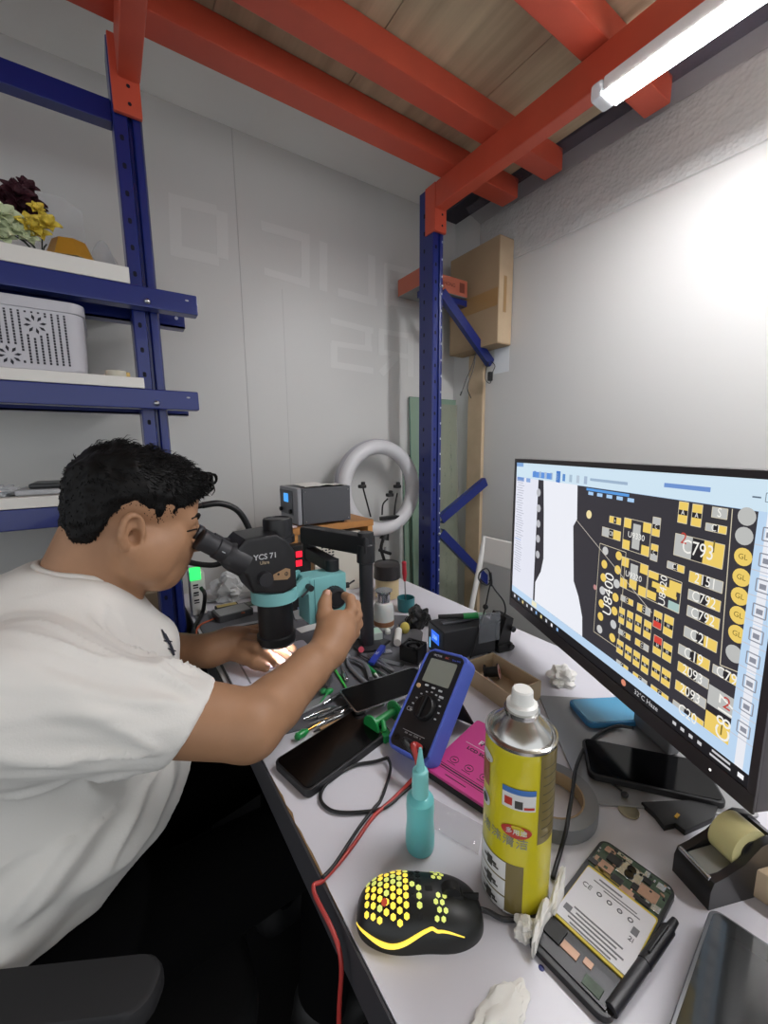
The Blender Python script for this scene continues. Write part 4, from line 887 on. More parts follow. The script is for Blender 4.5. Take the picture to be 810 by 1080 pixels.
b = MB(rub); b.cyl(P0, P1, .0042, .0055); b.build('handle', o); b = MB(grn); b.cyl(P1, P2, .0062, .0062); b.build('grip', o); b = MB(mat('pale green', '9fc0a8', .4)); b.cyl(P2, P2*.6+P3*.4, .0062, .0045); b.build('collar', o); b = MB(steel); b.cyl(P2*.6+P3*.4, P3, .0022, .001); b.build('tip', o)
# looped microphone-like lead
Yl = (SMx @ V((SL*.5, -.006, 0))).y; Xv = lambda x, y, Y=Yl: at(x, y, 1, Y)
o = thing('looped_lead', 'thin black lead rising in loops above the soldering station', 'cable', Xv(500, 690))
b = MB(cabm); b.tube([Xv(496, 694), Xv(502, 676), Xv(508, 655), Xv(512, 640), Xv(515, 625), Xv(518, 610), Xv(514, 600), Xv(507, 603), Xv(505, 611), Xv(513, 617), Xv(518, 612), Xv(517, 604)], .0016, 8); b.tube([Xv(516, 612), Xv(522, 622), Xv(531, 634), Xv(533, 645), Xv(529, 653), Xv(525, 656)], .0016, 8); b.build('wire', o, smooth=180)
b = MB(rub); b.ell(Xv(512, 640), .0055); b.build('bead', o); b = MB(rub); b.tube([Xv(517, 604), Xv(518, 612), Xv(518, 618)], .003, 8); b.build('sleeve', o)
# --------------------------------------------- back of the desk and the wall
wood = mat('riser wood', 'b07a42', .5, var=.12, vscale=18); woode = mat('riser edge', 'c98f4f', .5)
YV = 1.03; xa, xb, zr = at(307, 557, 1, YV).x, at(394, 549, 1, YV).x, at(350, 553, 1, YV).z
o = thing('desk_riser', 'orange wooden riser board at the back of the desk', 'riser', ((xa+xb)/2, YV+.08, .75))
b = MB(wood); b.bx((xa, YV, zr-.019), (xb, YV+.155, zr), bev=.0015); b.build('board', o)
for x in (xa+.003, xb-.019): b = MB(woode); b.bx((x, YV+.002, .7502), (x+.016, YV+.15, zr-.0193)); b.build('side_panel', o, smooth=0)
# bench power supply on the riser
YS_ = YV+.006; X0, X1 = at(320, 550, 1, YS_).x, at(370, 548, 1, YS_).x; zt = at(340, 514, 1, YS_).z; YE = YS_+.14
psu = thing('power_supply', 'dark grey bench power supply with small blue display', 'power supply', ((X0+X1)/2, YS_+.07, zr+.0005))
ps = mat('psu dark', '4b4c50', .5); pf = mat('psu panel', '8f9094', .45)
b = MB(ps); b.bx((X0, YS_, zr+.006), (X1, YE, zt), bev=.002); b.build('housing', psu)
b = MB(pf); b.bx((X0-.014, YS_+.002, zr+.005), (X0-.0005, YE-.002, zt+.001), bev=.004); b.build('front_panel', psu)
b = MB(mat('panel dark', '55585e', .4)); b.bx((X0-.0155, YS_+.035, zr+.03), (X0-.0142, YE-.008, zt-.008)); b.build('panel_inset', psu, smooth=0)
b = MB(mat('psu screen', '204060', .3, emit='3f9be8', es=1.2)); b.bx((X0-.017, YS_+.066, zt-.042), (X0-.0156, YS_+.098, zt-.018)); b.build('display', psu, smooth=0)
for x in (X0+.008, X1-.008):
    for z in (zr+.014, zt-.01): b = MB(silver); b.ell((x, YS_-.0002, z), .0025, u=8, v=6); b.build('screw', psu)
for y in (YS_+.045, YE-.02): b = MB(rub); b.cyl((X0-.022, y, zr+.04), (X0-.0143, y, zr+.04), .006); b.build('knob', psu)
for x in (X0+.015, X1-.02):
    for y in (YS_+.015, YE-.015): b = MB(rub); b.cyl((x, y, zr+.0002), (x, y, zr+.0065), .006, seg=10); b.build('foot', psu)
b = MB(mat('paper', 'dddbd6', .8))
def pg(u, v): return (X0+.01+.13*u+.01*v, YS_+.002+.11*v-.012*u*v, zt+.003+.006*abs(mnoise.noise((u*3, v*3, 4)))+.004*math.sin(u*5)*v)
b.grid(pg, 16, 10); tag(b.build('loose_paper', smooth=180), 'white crumpled paper on top of the power supply', 'paper')
b = MB(mat('pale magazine', 'cfc4c8', .6)); b.bx((xa+.004, YS_+.006, zr+.0004), (X0-.016, YE-.02, zr+.005), bev=.001); tag(b.build('booklet', smooth=0), 'thin pale booklet lying on the riser in front of the power supply', 'booklet')
# white vented case below the riser
Yc = YV+.012; xc0, xc1 = at(332, 600, 1, Yc).x, at(381, 600, 1, Yc).x; zc_t = zr-.03
o = thing('vented_case', 'off-white vented case standing under the riser', 'case', ((xc0+xc1)/2, Yc+.06, .75))
b = MB(mat('case ivory', 'cfcbbf', .5)); b.bx((xc0, Yc, .7503), (xc1, Yc+.13, zc_t), bev=.003); b.build('housing', o)
b = MB(hole)
for k in range(4):
    for j in range(14): b.bx((xc0+.022+k*.011, Yc-.0006, zc_t-.022-j*.0085), (xc0+.029+k*.011, Yc+.001, zc_t-.018-j*.0085))
b.build('vent', o, smooth=0)
# black meter with red digits
Yq = .985; xq0, xq1 = at(302, 590, 1, Yq).x, at(328, 590, 1, Yq).x; zq = at(310, 576, 1, Yq).z
o = thing('power_meter', 'black power meter with red digits behind the microscope', 'meter', ((xq0+xq1)/2, Yq+.016, .75))
b = MB(rub); b.bx((xq0, Yq, .7503), (xq1, Yq+.035, zq), bev=.003); b.build('housing', o)
for y in (585, 594.5):
    b = MB(mat('red digits', '300000', .4, emit='ff2038', es=1.5)); p = at(312, y, 1, Yq); b.bx((p.x, Yq-.0012, p.z-.008), (p.x+.017, Yq-.0002, p.z+.008)); b.build('digits', o, smooth=0)
blob('crumpled_film', 'crumpled clear plastic lying on the desk behind the microscope arm', 'plastic wrap', V((at(345, 600, 1, .97).x, .965, .7503)), (.03, .022, .03), mat('film pale', 'd0cdc4', .2), .5, 2, 5)
# ------------------------------------------------------------- ring light
YR = 1.222; c = at(401, 515, 1, YR); rx = (at(440, 515, 1, YR)-at(357, 515, 1, YR)).length/2
RM = frame(c, (1, 0, 0), V((0.0, -1, .06)))
o = thing('ring_light', 'large pale ring light with phone clamps', 'ring light', (c.x, YR+.02, .75))
b = MB(mat('ring diffuser', 'c9c9cb', .4)); b.torus(rx*.87, rx*.15, RM, n=72, k=16); b.build('diffuser', o, smooth=180)
b = MB(mat('ring back', 'a4a3aa', .45)); b.torus(rx*.9, rx*.15, RM @ TR(0, 0, -.012), n=72, k=14); b.build('back_shell', o, smooth=180)
Xr = lambda x, y, Y=YR-.012: at(x, y, 1, Y)
b = MB(rub); b.prism([(x, y) for x, y in rrect(.085, .02, .009)], -.006, .006, frame(Xr(411, 546), (1, 0, 0), (0, 0, 1))); b.build('tray', o)
for pts, hd in ((((391, 545), (387, 530), (383, 515)), (382, 513)), (((403, 543), (404, 532), (409, 526)), (411, 522)), (((416, 543), (417, 531), (419, 520)), (419, 513))):
    b = MB(rub); b.tube([Xr(*q) for q in pts], .003, 8); b.build('gooseneck', o, smooth=180)
    k = Xr(*hd); b = MB(rub); b.box(k, (.026, .018, .012), frame((0, 0, 0), (1, 0, 0), (0, 0, 1)), bev=.003); b.box(k+V((.004, 0, .008)), (.012, .014, .016), bev=.003); b.build('clamp', o)
b = MB(rub); b.cyl(Xr(407, 561), Xr(405, 569), .012, .018); b.tube([Xr(405, 566), Xr(402, 578), Xr(405, 590), Xr(408, 600)], .006, 8); b.cyl(Xr(400, 580), Xr(412, 584), .006); b.build('joint', o)
b = MB(silver); b.cyl(Xr(406, 577), Xr(406, 583), .004); b.build('collar', o)
b = MB(rub); b.cyl(Xr(408, 600), V((Xr(408, 600).x, YR-.012, .752)), .006); b.lathe([(.001, 0), (.045, 0), (.045, .006), (.008, .012)], 28, Matrix.Translation((Xr(408, 600).x, YR-.012, .7503))); b.build('stand', o)
# ---------------------------------------------------------------- jars
K = desk(404, 641); K.z = .7503; rj = .034; hj = at(404, 603, 1, K.y).z-.75
o = thing('storage_jar', 'cream jar with a dark screw lid', 'jar', K); T = Matrix.Translation(K)
K2 = V((.63, .93, .7503)); T = Matrix.Translation(K2); hj = at(405, 608, 1, K2.y).z-.75; hl = at(405, 596, 1, K2.y).z-.75
o.location = K2
b = MB(mat('jar cream', 'cdb98f', .35)); b.lathe([(.001, 0), (rj-.004, 0), (rj, .004), (rj, hj-.008), (rj-.003, hj-.004)], 36, T); b.build('body', o)
b = MB(mat('lid dark', '2a2728', .4)); b.lathe([(rj-.002, hj-.005), (rj+.004, hj-.0045), (rj+.003, hl), (rj, hl+.002), (.001, hl+.003)], 36, T); b.build('lid', o)
K = desk(405, 661); T = Matrix.Translation(K+V((0, 0, .0003))); hb = at(405, 634, 1, K.y).z-.75; hp = at(405, 624, 1, K.y).z-.75
o = thing('solvent_bottle', 'translucent white bottle with steel pump cap', 'bottle', K); rb = .024
b = MB(mat('bottle milky', 'd3d5d3', .35, sss=.2)); b.lathe([(.001, 0), (rb-.002, 0), (rb, .003), (rb, hb*.78), (rb-.004, hb*.95), (.013, hb)], 36, T); b.build('body', o)
b = MB(silver); b.lathe([(.0125, hb-.004), (.015, hb-.003), (.015, hp-.006), (.012, hp-.004), (.008, hp-.002), (.02, hp+.001), (.021, hp+.004), (.018, hp+.003), (.001, hp+.001)], 32, T); b.build('pump_cap', o)
b = MB(mat('bottle label', '9a6a4a', .6)); b.lathe([(rb+.0003, hb*.12), (rb+.0003, hb*.3)], 36, T); b.build('label', o)
K = desk(428, 648); K.z = .7503; K = V((.615, .82, .7503)); T = Matrix.Translation(K)
o = thing('tool_cup', 'low teal cup holding a screwdriver', 'cup', K); hc_ = at(428, 630, 1, K.y).z-.75
b = MB(mat('cup teal', '3b7f86', .4)); b.lathe([(.001, 0), (.02, 0), (.022, .003), (.023, hc_), (.021, hc_), (.02, .004), (.001, .004)], 32, T); b.build('cup', o, smooth=30)
def screwdriver(label, P, Q, hm, hr=.006, hf=.45, bm=None):
    P, Q = V(P), V(Q); m = P+(Q-P)*hf; d = (Q-P).normalized(); o = thing('screwdriver', label, 'screwdriver', P)
    b = MB(hm); b.tube([P, P+d*.003, P+(m-P)*.25, P+(m-P)*.6, P+(m-P)*.85, m], [hr*.6, hr, hr*.85, hr, hr*.7, hr*.5], 10, sm=3); b.build('handle', o, smooth=60)
    b = MB(bm or steel); b.cyl(m, Q, hr*.3, hr*.26, seg=10); b.build('shaft', o); return o
screwdriver('red handled screwdriver standing upright in the teal cup', at(426, 592, 1, K.y), V((K.x, K.y, .756)), mat('handle red', 'b02634', .35), .0065, .42)
blob('black_bag', 'black crumpled bag between cup and soldering station', 'bag', desk(441, 660), (.03, .026, .03), mat('bag black', '141517', .35), .45, 1.7, 4)
# ------------------------------------------------------- power strip etc
Yp_ = 1.115; a0, a1 = at(193, 604, 1, Yp_), at(213, 632, 1, Yp_)
o = thing('power_strip', 'white power strip with a green lit switch beside the blue post', 'power strip', ((a0.x+a1.x)/2, Yp_, a1.z))
zb0 = .752
b = MB(whp); b.bx((max(a0.x, .142), Yp_-.018, zb0), (a1.x+.008, Yp_+.02, a0.z), bev=.004); b.build('housing', o)
b = MB(mat('switch green', '10401c', .3, emit='34e86a', es=1.6)); p, q = at(193, 600, 1, Yp_-.019), at(212, 611, 1, Yp_-.019); b.bx((max(p.x, .142), Yp_-.022, q.z), (q.x, Yp_-.0185, p.z+.0), bev=.002); b.build('switch', o)
b = MB(hole)
for k in range(3): z = a0.z-.035-.02*k; b.bx((a0.x+.018, Yp_-.0188, z), (a0.x+.03, Yp_-.0182, z+.004)); b.bx((a0.x+.018, Yp_-.0188, z-.006), (a0.x+.03, Yp_-.0182, z-.003))
b.build('socket', o, smooth=0)
b = MB(cabm); b.tube([at(212, 620, 1, 1.08), at(216, 628, 1, 1.06), desk(213, 648, .757), desk(205, 662, .757), V((.125, .98, .74)), V((.118, .95, .6)), V((.118, .95, .4))], .005, 8); tag(b.build('power_cable', smooth=180), 'thick black cable dropping off the desk beside the power strip', 'cable')
b = MB(mat('wire orange', 'a8502f', .5)); b.tube([desk(258, 646, .766), desk(240, 649, .758), desk(222, 654, .757), desk(208, 663, .757), V((.125, .93, .74)), V((.122, .92, .6))], .0022, 8); tag(b.build('orange_wire', smooth=180), 'thin orange wire running over the trays to the desk edge', 'cable')
def slab(name, label, cat, a, c, w, t, m, top=None, z=MZ, grp=None):
    """flat thing whose near edge runs from pixel a to pixel c"""
    M, L = F2(a, c, z); M = Matrix.Translation((0, 0, 0)) @ M; o = thing(name, label, cat, M @ V((L/2, w/2, 0)), grp)
    b = MB(m); b.prism([(x+L/2, y+w/2) for x, y in rrect(L, w, min(L, w)*.08, 3)], .0002, t, M, bev=min(.001, t*.2)); b.build('body', o)
    if top: b = MB(top); b.prism([(x+L/2, y+w/2) for x, y in rrect(L*.86, w*.82, min(L, w)*.05, 3)], t+.0001, t+.0007, M); b.build('top', o)
    return o
dgrey = mat('device grey', '3a3b3d', .45); lgrey = mat('plate grey', '8d8f90', .4)
slab('card_pack', 'white blister card with a red print at the back of the desk', 'card', (219, 636), (254, 629), .05, .006, mat('card white', 'bfc2c4', .5), mat('card print', 'd8d3d3', .5))
slab('yellow_strip', 'dark strip with a yellow end behind the grey tray', 'tool', (228, 645), (252, 640), .022, .008, case_b, mat('yellow pale', 'c9b673', .5))
slab('component_tray', 'dark component tray with a grey lid, nearest the microscope', 'tray', (231, 658), (268, 648), .06, .016, dgrey, lgrey)
slab('flat_file', 'long thin grey metal file below the component tray', 'file', (236, 666), (276, 658), .014, .005, steel)
slab('flat_file', 'dark flat bar lying along the mat behind the hand', 'file', (238, 672), (282, 663), .02, .004, dgrey)
blob('white_bag', 'white folded plastic bag against the back wall', 'bag', V((.26, 1.17, .752)), (.06, .04, .05), mat('bag white', 'c6c8c8', .4), .5, 1.6, 21)
b = MB(cardl); b.bx((.0, 1.2, .62), (.12, 1.32, .80)); 
tag(b.build('brown_carton', smooth=0), 'small brown carton behind the blue shelf post', 'box')
b = MB(mat('stool dark', '1d1e22', .6)); b.bx((-.02, 1.19, 0), (.125, 1.33, .619)); tag(b.build('floor_cabinet', smooth=0), 'dark low cabinet under the small brown carton', 'cabinet')
b = MB(cabm); b.tube([at(213, 533, 1, 1.0), at(232, 531, 1, 1.0), at(250, 538, 1, 1.0), at(262, 556, 1, 1.0), at(268, 578, 1, 1.0), at(276, 600, 1, 1.0), at(280, 630, 1, 1.0), V((at(282, 640, 1, 1.0).x, 1.0, .757))], .0075, 10)
b.tube([at(213, 533, 1, 1.0), at(203, 536, 1, 1.0), at(196, 548, 1, 1.0), at(190, 570, 1, 1.0), at(192, 585, 1, 1.0), at(200, 593, 1, 1.0), at(225, 596, 1, .98), at(240, 590, 1, .95)], .0065, 10)
tag(b.build('hose', smooth=180), 'thick black hose arching behind the microscope', 'hose')
# ---------------------------------------------------------- small tools
def rod(name, label, cat, a, c, r, m, z=MZ, r2=None, tipm=None, tf=.3):
    P, Q = desk(*a, z+r), desk(*c, z+r); o = thing(name, label, cat, P)
    if tipm: S = P+(Q-P)*(1-tf); b = MB(m); b.cyl(P, S, r, r); b.build('handle', o); b = MB(tipm); b.cyl(S, Q, r*.7, r2 or r*.25); b.build('tip', o)
    else: b = MB(m); b.cyl(P, Q, r, r2 or r); b.build('barrel', o)
    return o
def tweezers(label, a, c, m, w=.009):
    P, Q = desk(*a, MZ+.004), desk(*c, MZ+.004); d = (Q-P).normalized(); n = V((-d.y, d.x, 0)); L = (Q-P).length; o = thing('tweezers', label, 'tweezers', P)
    for s in (-1, 1):
        b = MB(m); b.tube([P, P+d*L*.15+n*s*w*.25, P+d*L*.5+n*s*w*.5, P+d*L*.85+n*s*w*.3, Q+n*s*.0012], [.0022, .003, .0028, .0015, .0006], 8, sm=5, flat=.5); b.build('prong', o)
    return o
screwdriver('steel screwdriver lying across the mat beside the pliers', desk(366, 718, MZ+.004), desk(357, 694, MZ+.003), silver, .0045, .4)
rod('probe_stick', 'bright green stick lying on the mat beside the steel screwdriver', 'tool', (366, 727), (352, 704), .0022, mat('green bright', '36c04a', .4))
o = thing('pliers', 'dark grey pliers with looped handles on the mat', 'pliers', desk(378, 706)); gp = mat('plier grey', '6c6e74', .45)
for k, pts in enumerate((((388, 722), (377, 712), (368, 702), (366, 692), (362, 682)), ((391, 716), (386, 702), (374, 695), (368, 693), (365, 683)))):
    b = MB(gp); b.tube([desk(*q, MZ+.004+.004*k) for q in pts], [.0042, .004, .0034, .003, .0014], 8); b.build('handle', o, smooth=60)
b = MB(steel); b.cyl(desk(367, 692, MZ), desk(367, 692, MZ+.011), .005, seg=14); b.build('pivot', o)
P, Q = desk(404, 676, MZ+.02), desk(391, 698, MZ+.012); d = (Q-P).normalized()
b = MB(mat('blue label', '24389c', .4)); b.box((0, 0, 0), (.012, (Q-P).length, .008), frame((P+Q)/2-V((0, 0, .0085)), V((-d.y, d.x, 0)), (0, 0, 1)), bev=.002); o = b.build('flux_tube'); tag(o, 'blue flux tube with white print lying on the tools', 'tube')
b = MB(lw); b.text('NC', .008, frame((P+Q)/2-V((0, 0, .0042)), V((-d.y, d.x, 0)), (0, 0, 1)) @ TR(0, 0, 0, 90), .0003); b.build('print', o, smooth=0)
slab('parts_box', 'pale green lidded parts box behind the blue flux tube', 'box', (383, 680), (404, 676), .03, .02, mat('box pale', 'b9c4bc', .4), mat('lid green', 'a9cbb8', .4))
b = MB(mat('cap pink', 'c4485a', .4)); b.cyl(desk(381, 685, MZ), desk(381, 685, MZ+.014), .006); tag(b.build('bottle_cap'), 'small pink cap beside the pale parts box', 'cap')
rod('glue_tube', 'silver white glue tube standing by the yellow sponge ball', 'tube', (419, 678), (421, 660), .008, whp, z=MZ+.001, r2=.004, tipm=silver)
K = desk(427, 668, .7503); b = MB(mat('sponge yellow', 'd0bf5e', .8)); b.ell(K+V((0, 0, .0135)), (.011, .011, .0135)); tag(b.build('sponge_ball'), 'small yellow egg shaped sponge by the bottle', 'sponge')
M, L = F2((421, 697), (441, 703), .7526); o = thing('cooling_fan', 'small square black cooling fan', 'fan', M.translation)
b = MB(rub); T = M @ TR(L/2, .02, .018)
for z in (-.014, .0): b.torus(.0165, .003, T @ TR(0, 0, z+.01), n=32, k=8)
b.box((-.0185, 0, 0), (.003, .04, .03), T); b.box((.0185, 0, 0), (.003, .04, .03), T); b.box((0, -.0185, 0), (.04, .003, .03), T); b.box((0, .0185, 0), (.04, .003, .03), T)
for sx in (-1, 1):
    for sy in (-1, 1): b.box((sx*.0155, sy*.0155, .012), (.009, .009, .006), T)
b.build('housing', o); b = MB(case_b); b.cyl((0, 0, -.01), (0, 0, .011), .007, M=T)
for k in range(7): b.box((.011, 0, .004), (.012, .008, .0015), T @ Matrix.Rotation(R(360/7*k), 4, 'Z') @ Matrix.Rotation(R(30), 4, 'X'))
b.build('rotor', o)
rod('clip_tool', 'green clip lying on the mat near the display panel', 'clip', (387, 702), (399, 714), .004, grn, tipm=whp, tf=.25)
slab('silver_bracket', 'shiny silver bracket beside the cooling fan', 'bracket', (404, 691), (414, 690), .016, .004, silver)
slab('steel_ruler', 'steel ruler in front of the cooling fan', 'ruler', (400, 698), (424, 704), .012, .002, steel)
rod('fine_file', 'thin dark needle file beneath the silver bracket', 'file', (394, 697), (420, 716), .0018, dgrey)
rod('fine_file', 'long dark scraper by the display panel', 'file', (396, 706), (412, 716), .0025, steel)
tweezers('silver tweezers behind the black phone', (354, 745), (320, 759), silver)
tweezers('fine steel tweezers nearest the black phone', (362, 752), (326, 764), steel, .007)
screwdriver('brass tipped screwdriver with green handle by the black phone', desk(312, 778, MZ+.005), desk(346, 757, MZ+.003), grn, .006, .35, mat('brass', 'b98d45', .3, 1))
rod('ball_pen', 'short silver and black pen under the forearm', 'pen', (360, 731), (340, 743), .004, dgrey, tipm=silver, tf=.4)
b = MB(grn); p = desk(347, 729, MZ+.006); b.ell(p, (.008, .005, .005)); b.ell(p+V((-.008, .006, 0)), (.006, .005, .005)); b.cyl(p, desk(337, 742, MZ+.002), .0022, .001); tag(b.build('suction_tool'), 'green suction tool with silver tip under the forearm', 'tool')
rod('spudger', 'long dark spudger beside the tweezers', 'tool', (372, 740), (335, 757), .0028, dgrey)
rod('spudger', 'thin black scribe in front of the display panel', 'tool', (376, 744), (352, 752), .0022, case_b)
P, Q = desk(391, 765, .768), desk(417, 748, .768); ax = (Q-P).normalized(); o = thing('green_spool', 'green empty wire spool beside the multimeter', 'spool', (P+Q)/2)
SM2 = frame((P+Q)/2-V((0, 0, .0015)), (0, 0, 1), ax); L = (Q-P).length
b = MB(grn); b.lathe([(.004, -L/2), (.0155, -L/2), (.0155, -L/2+.003), (.006, -L/2+.003), (.006, L/2-.003), (.0155, L/2-.003), (.0155, L/2), (.004, L/2)], 28, SM2); b.build('reel', o, smooth=30)
b = MB(grn); K = desk(406, 780); b.box((K.x, K.y, .757), (.014, .02, .012), bev=.002); b.cyl((K.x, K.y, .763), (K.x+.004, K.y+.012, .772), .004); tag(b.build('green_clamp'), 'small green clamp between phone and multimeter', 'clamp')
slab('sim_tray', 'grey metal shim under the forearm beside the tweezers', 'plate', (322, 752), (352, 738), .02, .002, lgrey)
# ------------------------------------------------------------- shelf things
PL_ = mat('basket grey', 'bdbcc2', .5); zb1 = 1.3285
o = thing('plastic_basket', 'grey perforated plastic basket with flower cutouts', 'basket', (-.13, 1.1, zb1))
xr_ = at(90, 360, 1, 1.055).x; zt_ = at(88, 322, 1, 1.055).z; zl_ = zt_
b = MB(PL_); BW, BD, BH = .30, .20, zt_-zb1
xc = xr_-BW/2
def ring_(z, e, w=BW, d_=BD): return [(xc+x, 1.055+BD/2+y, z) for x, y in rrect(w+e, d_+e, .025, 6)]
lay = [ring_(zb1, -.014), ring_(zb1+.006, -.008), ring_(zt_-.02, 0), ring_(zt_-.019, .006), ring_(zt_, .007), ring_(zt_, -.004), ring_(zt_-.02, -.006), ring_(zb1+.01, -.014)]
n = len(lay[0]); vs = [p for l in lay for p in l]; fs = [(j*n+k, j*n+(k+1) % n, (j+1)*n+(k+1) % n, (j+1)*n+k) for j in range(len(lay)-1) for k in range(n)]
fs += [tuple(range(n))[::-1], tuple(range((len(lay)-1)*n, len(lay)*n))]; b.raw(vs, fs); 
dark = mat('basket hole', '2c2c34', .8); b.m(dark)
fyb = lambda z: 1.055+(.004*(1-(z-zb1)/BH))
fl = []
for px_q, py_q in ((37, 342), (10, 374)):
    p = at(px_q, py_q, 1, 1.055); fl.append(p)
    for k in range(8):
        a = R(45*k+10); b.raw([(p.x+r*math.cos(a+s), 1.0544+.0035*(1-(p.z+r*math.sin(a+s)-zb1)/BH), p.z+r*math.sin(a+s)) for r, s in ((.006, 0), (.013, -.2), (.018, 0), (.013, .2))], [(0, 1, 2, 3)])
for k in range(26):
    x = xr_-.03-k*.0098
    for j in range(18):
        z = zb1+.014+j*(BH-.04)/17
        if any((p.x-x)**2+(p.z-z)**2 < .022**2 for p in fl): continue
        y = 1.0545+.0035*(1-(z-zb1)/BH); b.raw([(x-.0017, y, z-.0022), (x+.0017, y, z-.0022), (x+.0017, y, z+.0022), (x-.0017, y, z+.0022)], [(0, 1, 2, 3)])
b.build('basket', o, smooth=30)
K = at(124, 399, 1, 1.09); T = Matrix.Translation((K.x, 1.1, zb1)); o = thing('tape_reel', 'small beige tape reel at the end of the basket shelf', 'tape', T.translation)
b = MB(mat('reel beige', 'c4bfae', .5)); b.lathe([(.012, 0), (.022, 0), (.022, .016), (.012, .016), (.012, 0)], 32, T); b.build('tape', o, smooth=30); b = MB(mat('core tan', 'cfae62', .5)); b.box((.02, -.012, .008), (.008, .004, .012), T, bev=.001); b.build('tab', o)
# dark tablet and papers on the lowest shelf
z3 = 1.0855; P = at(45, 519, 1, 1.1)
b = MB(mat('tablet dark', '26282a', .35)); b.bx((-.14, 1.09, z3+.012), (-.055, 1.2, z3+.022), bev=.003); tag(b.build('dark_tablet'), 'dark tablet stacked on packets on the lowest shelf', 'tablet')
b = MB(mat('packet grey', 'a5a7aa', .3, bump=.5)); b.bx((-.16, 1.07, z3), (-.06, 1.19, z3+.0115), bev=.003); tag(b.build('foil_packet'), 'flat grey packet under the dark tablet', 'packet')
blob('clear_bag', 'crumpled pale bag beside the dark tablet', 'bag', (-.185, 1.1, z3), (.03, .03, .015), mat('bag clear pale', 'bcbfc2', .25), .6, 2.4, 31)
blob('clear_bag', 'crumpled grey bag between tablet and blue post', 'bag', (-.035, 1.11, z3), (.025, .03, .012), mat('bag clear grey', '8f9296', .25), .6, 2.4, 33)
# flowers
z1 = 1.5475; fx0 = at(25, 235, 1, 1.12)
fb = thing('flower_bouquet', 'artificial bouquet of burgundy, yellow and pale green flowers', 'flowers', (fx0.x, 1.12, z1))
burg = mat('petal burgundy', '3a0c1c', .7); yel = mat('petal yellow', 'd8c24a', .6); pgr = mat('petal pale', 'cfd8b4', .6); leafm = mat('leaf dark', '1c2a1c', .6)
def flower(name, px, py, Y, r, m, n, parent, seed=0, cup=.5):
    c = at(px, py, 1, Y); ax = V((.2, -.85, .4)).normalized(); M0 = frame(c, (1, 0, 0), ax); random.seed(seed); b = MB(m)
    for ringk in range(2):
        for k in range(n):
            a = 360/n*k+ringk*180/n+random.uniform(-9, 9); rr = r*(1-.3*ringk)*random.uniform(.85, 1.1)
            M = M0 @ Matrix.Rotation(R(a), 4, 'Z') @ Matrix.Rotation(R(-20-28*ringk*cup*2), 4, 'Y')
            b.grid(lambda u, v: (rr*u, rr*.34*math.sin(math.pi*min(1, u*.85+.12))*(2*v-1), .12*rr*math.sin(u*3)+.16*rr*(2*v-1)**2+.03*rr*mnoise.noise((u*5, v*5, k))), 6, 4, M)
    b.m(leafm if m is not yel else mat('stamen', 'e0b030', .6)); b.ell((0, 0, .003), r*.13, M0, 10, 6); b.build(name, parent, smooth=180, norm=False)
for k, (x, y, r) in enumerate(((18, 207, .032), (30, 216, .03), (8, 216, .028), (34, 232, .03), (14, 228, .03), (28, 200, .022), (24, 222, .03), (40, 222, .02))): flower('burgundy_flower', x, y, 1.115+.012*(k % 3), r, burg, 7, fb, k)
for k, (x, y, r) in enumerate(((33, 241, .028), (49, 238, .026), (38, 222, .018), (40, 248, .022))): flower('yellow_flower', x, y, 1.085, r, yel, 6, fb, 20+k)
for k, (x, y, r) in enumerate(((3, 228, .03), (18, 246, .03), (2, 252, .028), (28, 252, .022), (-6, 238, .03))): flower('pale_flower', x, y, 1.08, r, pgr, 6, fb, 40+k)
b = MB(leafm)
for k in range(9):
    a = R(40*k); P0 = V((fx0.x+.02, 1.14, z1+.006)); P1 = P0+V((.05*math.cos(a), .03*math.sin(a), .05)); b.tube([P0, (P0+P1)/2+V((0, 0, .01)), P1], .0014, 6)
b.build('stem', fb, smooth=60)
pa = at(76, 256, 1, 1.1); o = thing('gold_box', 'faceted gold coloured gift box beside the flowers', 'gift box', (pa.x, 1.1, z1))
b = MB(mat('gold card', 'b9872e', .35, .2)); T = Matrix.Translation((pa.x-.004, 1.11, z1)) @ Matrix.Rotation(R(-12), 4, 'Z')
lo, hi_ = [(x*1.0, y) for x, y in rrect(.08, .07, .022, 1)], [(x, y) for x, y in rrect(.056, .05, .016, 1)]
n = len(lo); b.raw([(x, y, 0) for x, y in lo]+[(x*1.02, y*1.02, .012) for x, y in lo]+[(x, y, .046) for x, y in hi_], [(j*n+k, j*n+(k+1) % n, (j+1)*n+(k+1) % n, (j+1)*n+k) for j in range(2) for k in range(n)]+[tuple(range(n))[::-1], tuple(range(2*n, 3*n))], T); b.build('box', o, smooth=0)
b = MB(mat('gold dark', '4a3c14', .5)); b.prism([(x*1.03, y*1.03) for x, y in lo], .0004, .011, T); b.build('base_band', o, smooth=0)
fw = mat('cellophane', 'd6d8dc', .1, alpha=.3)
b = MB(fw)
c0 = at(106, 266, 1, 1.12)
def cel(u, v):
    h = .075*v; r = (.034*(1-v)**.8+.004)*(1+.35*mnoise.noise((u*6, v*3, 2)))
    a = 2*math.pi*u; return (c0.x+r*1.0*math.cos(a)+.006*v, 1.14+r*.7*math.sin(a), z1+.001+h)
b.grid(cel, 40, 12); tag(b.build('cellophane_wrap', smooth=180), 'clear peaked cellophane wrap at the end of the flower shelf', 'wrap')
b = MB(fw); cx_ = at(30, 215, 1, 1.17).x
b.grid(lambda u, v: (cx_-.08+.17*u, 1.19+.03*math.sin(u*4)-.02*v, z1+.001+(.12+.05*math.sin(u*3))*v+.01*mnoise.noise((u*4, v*4, 8))), 20, 14); tag(b.build('cellophane_wrap', smooth=180), 'clear cellophane sheet standing behind the bouquet', 'wrap')

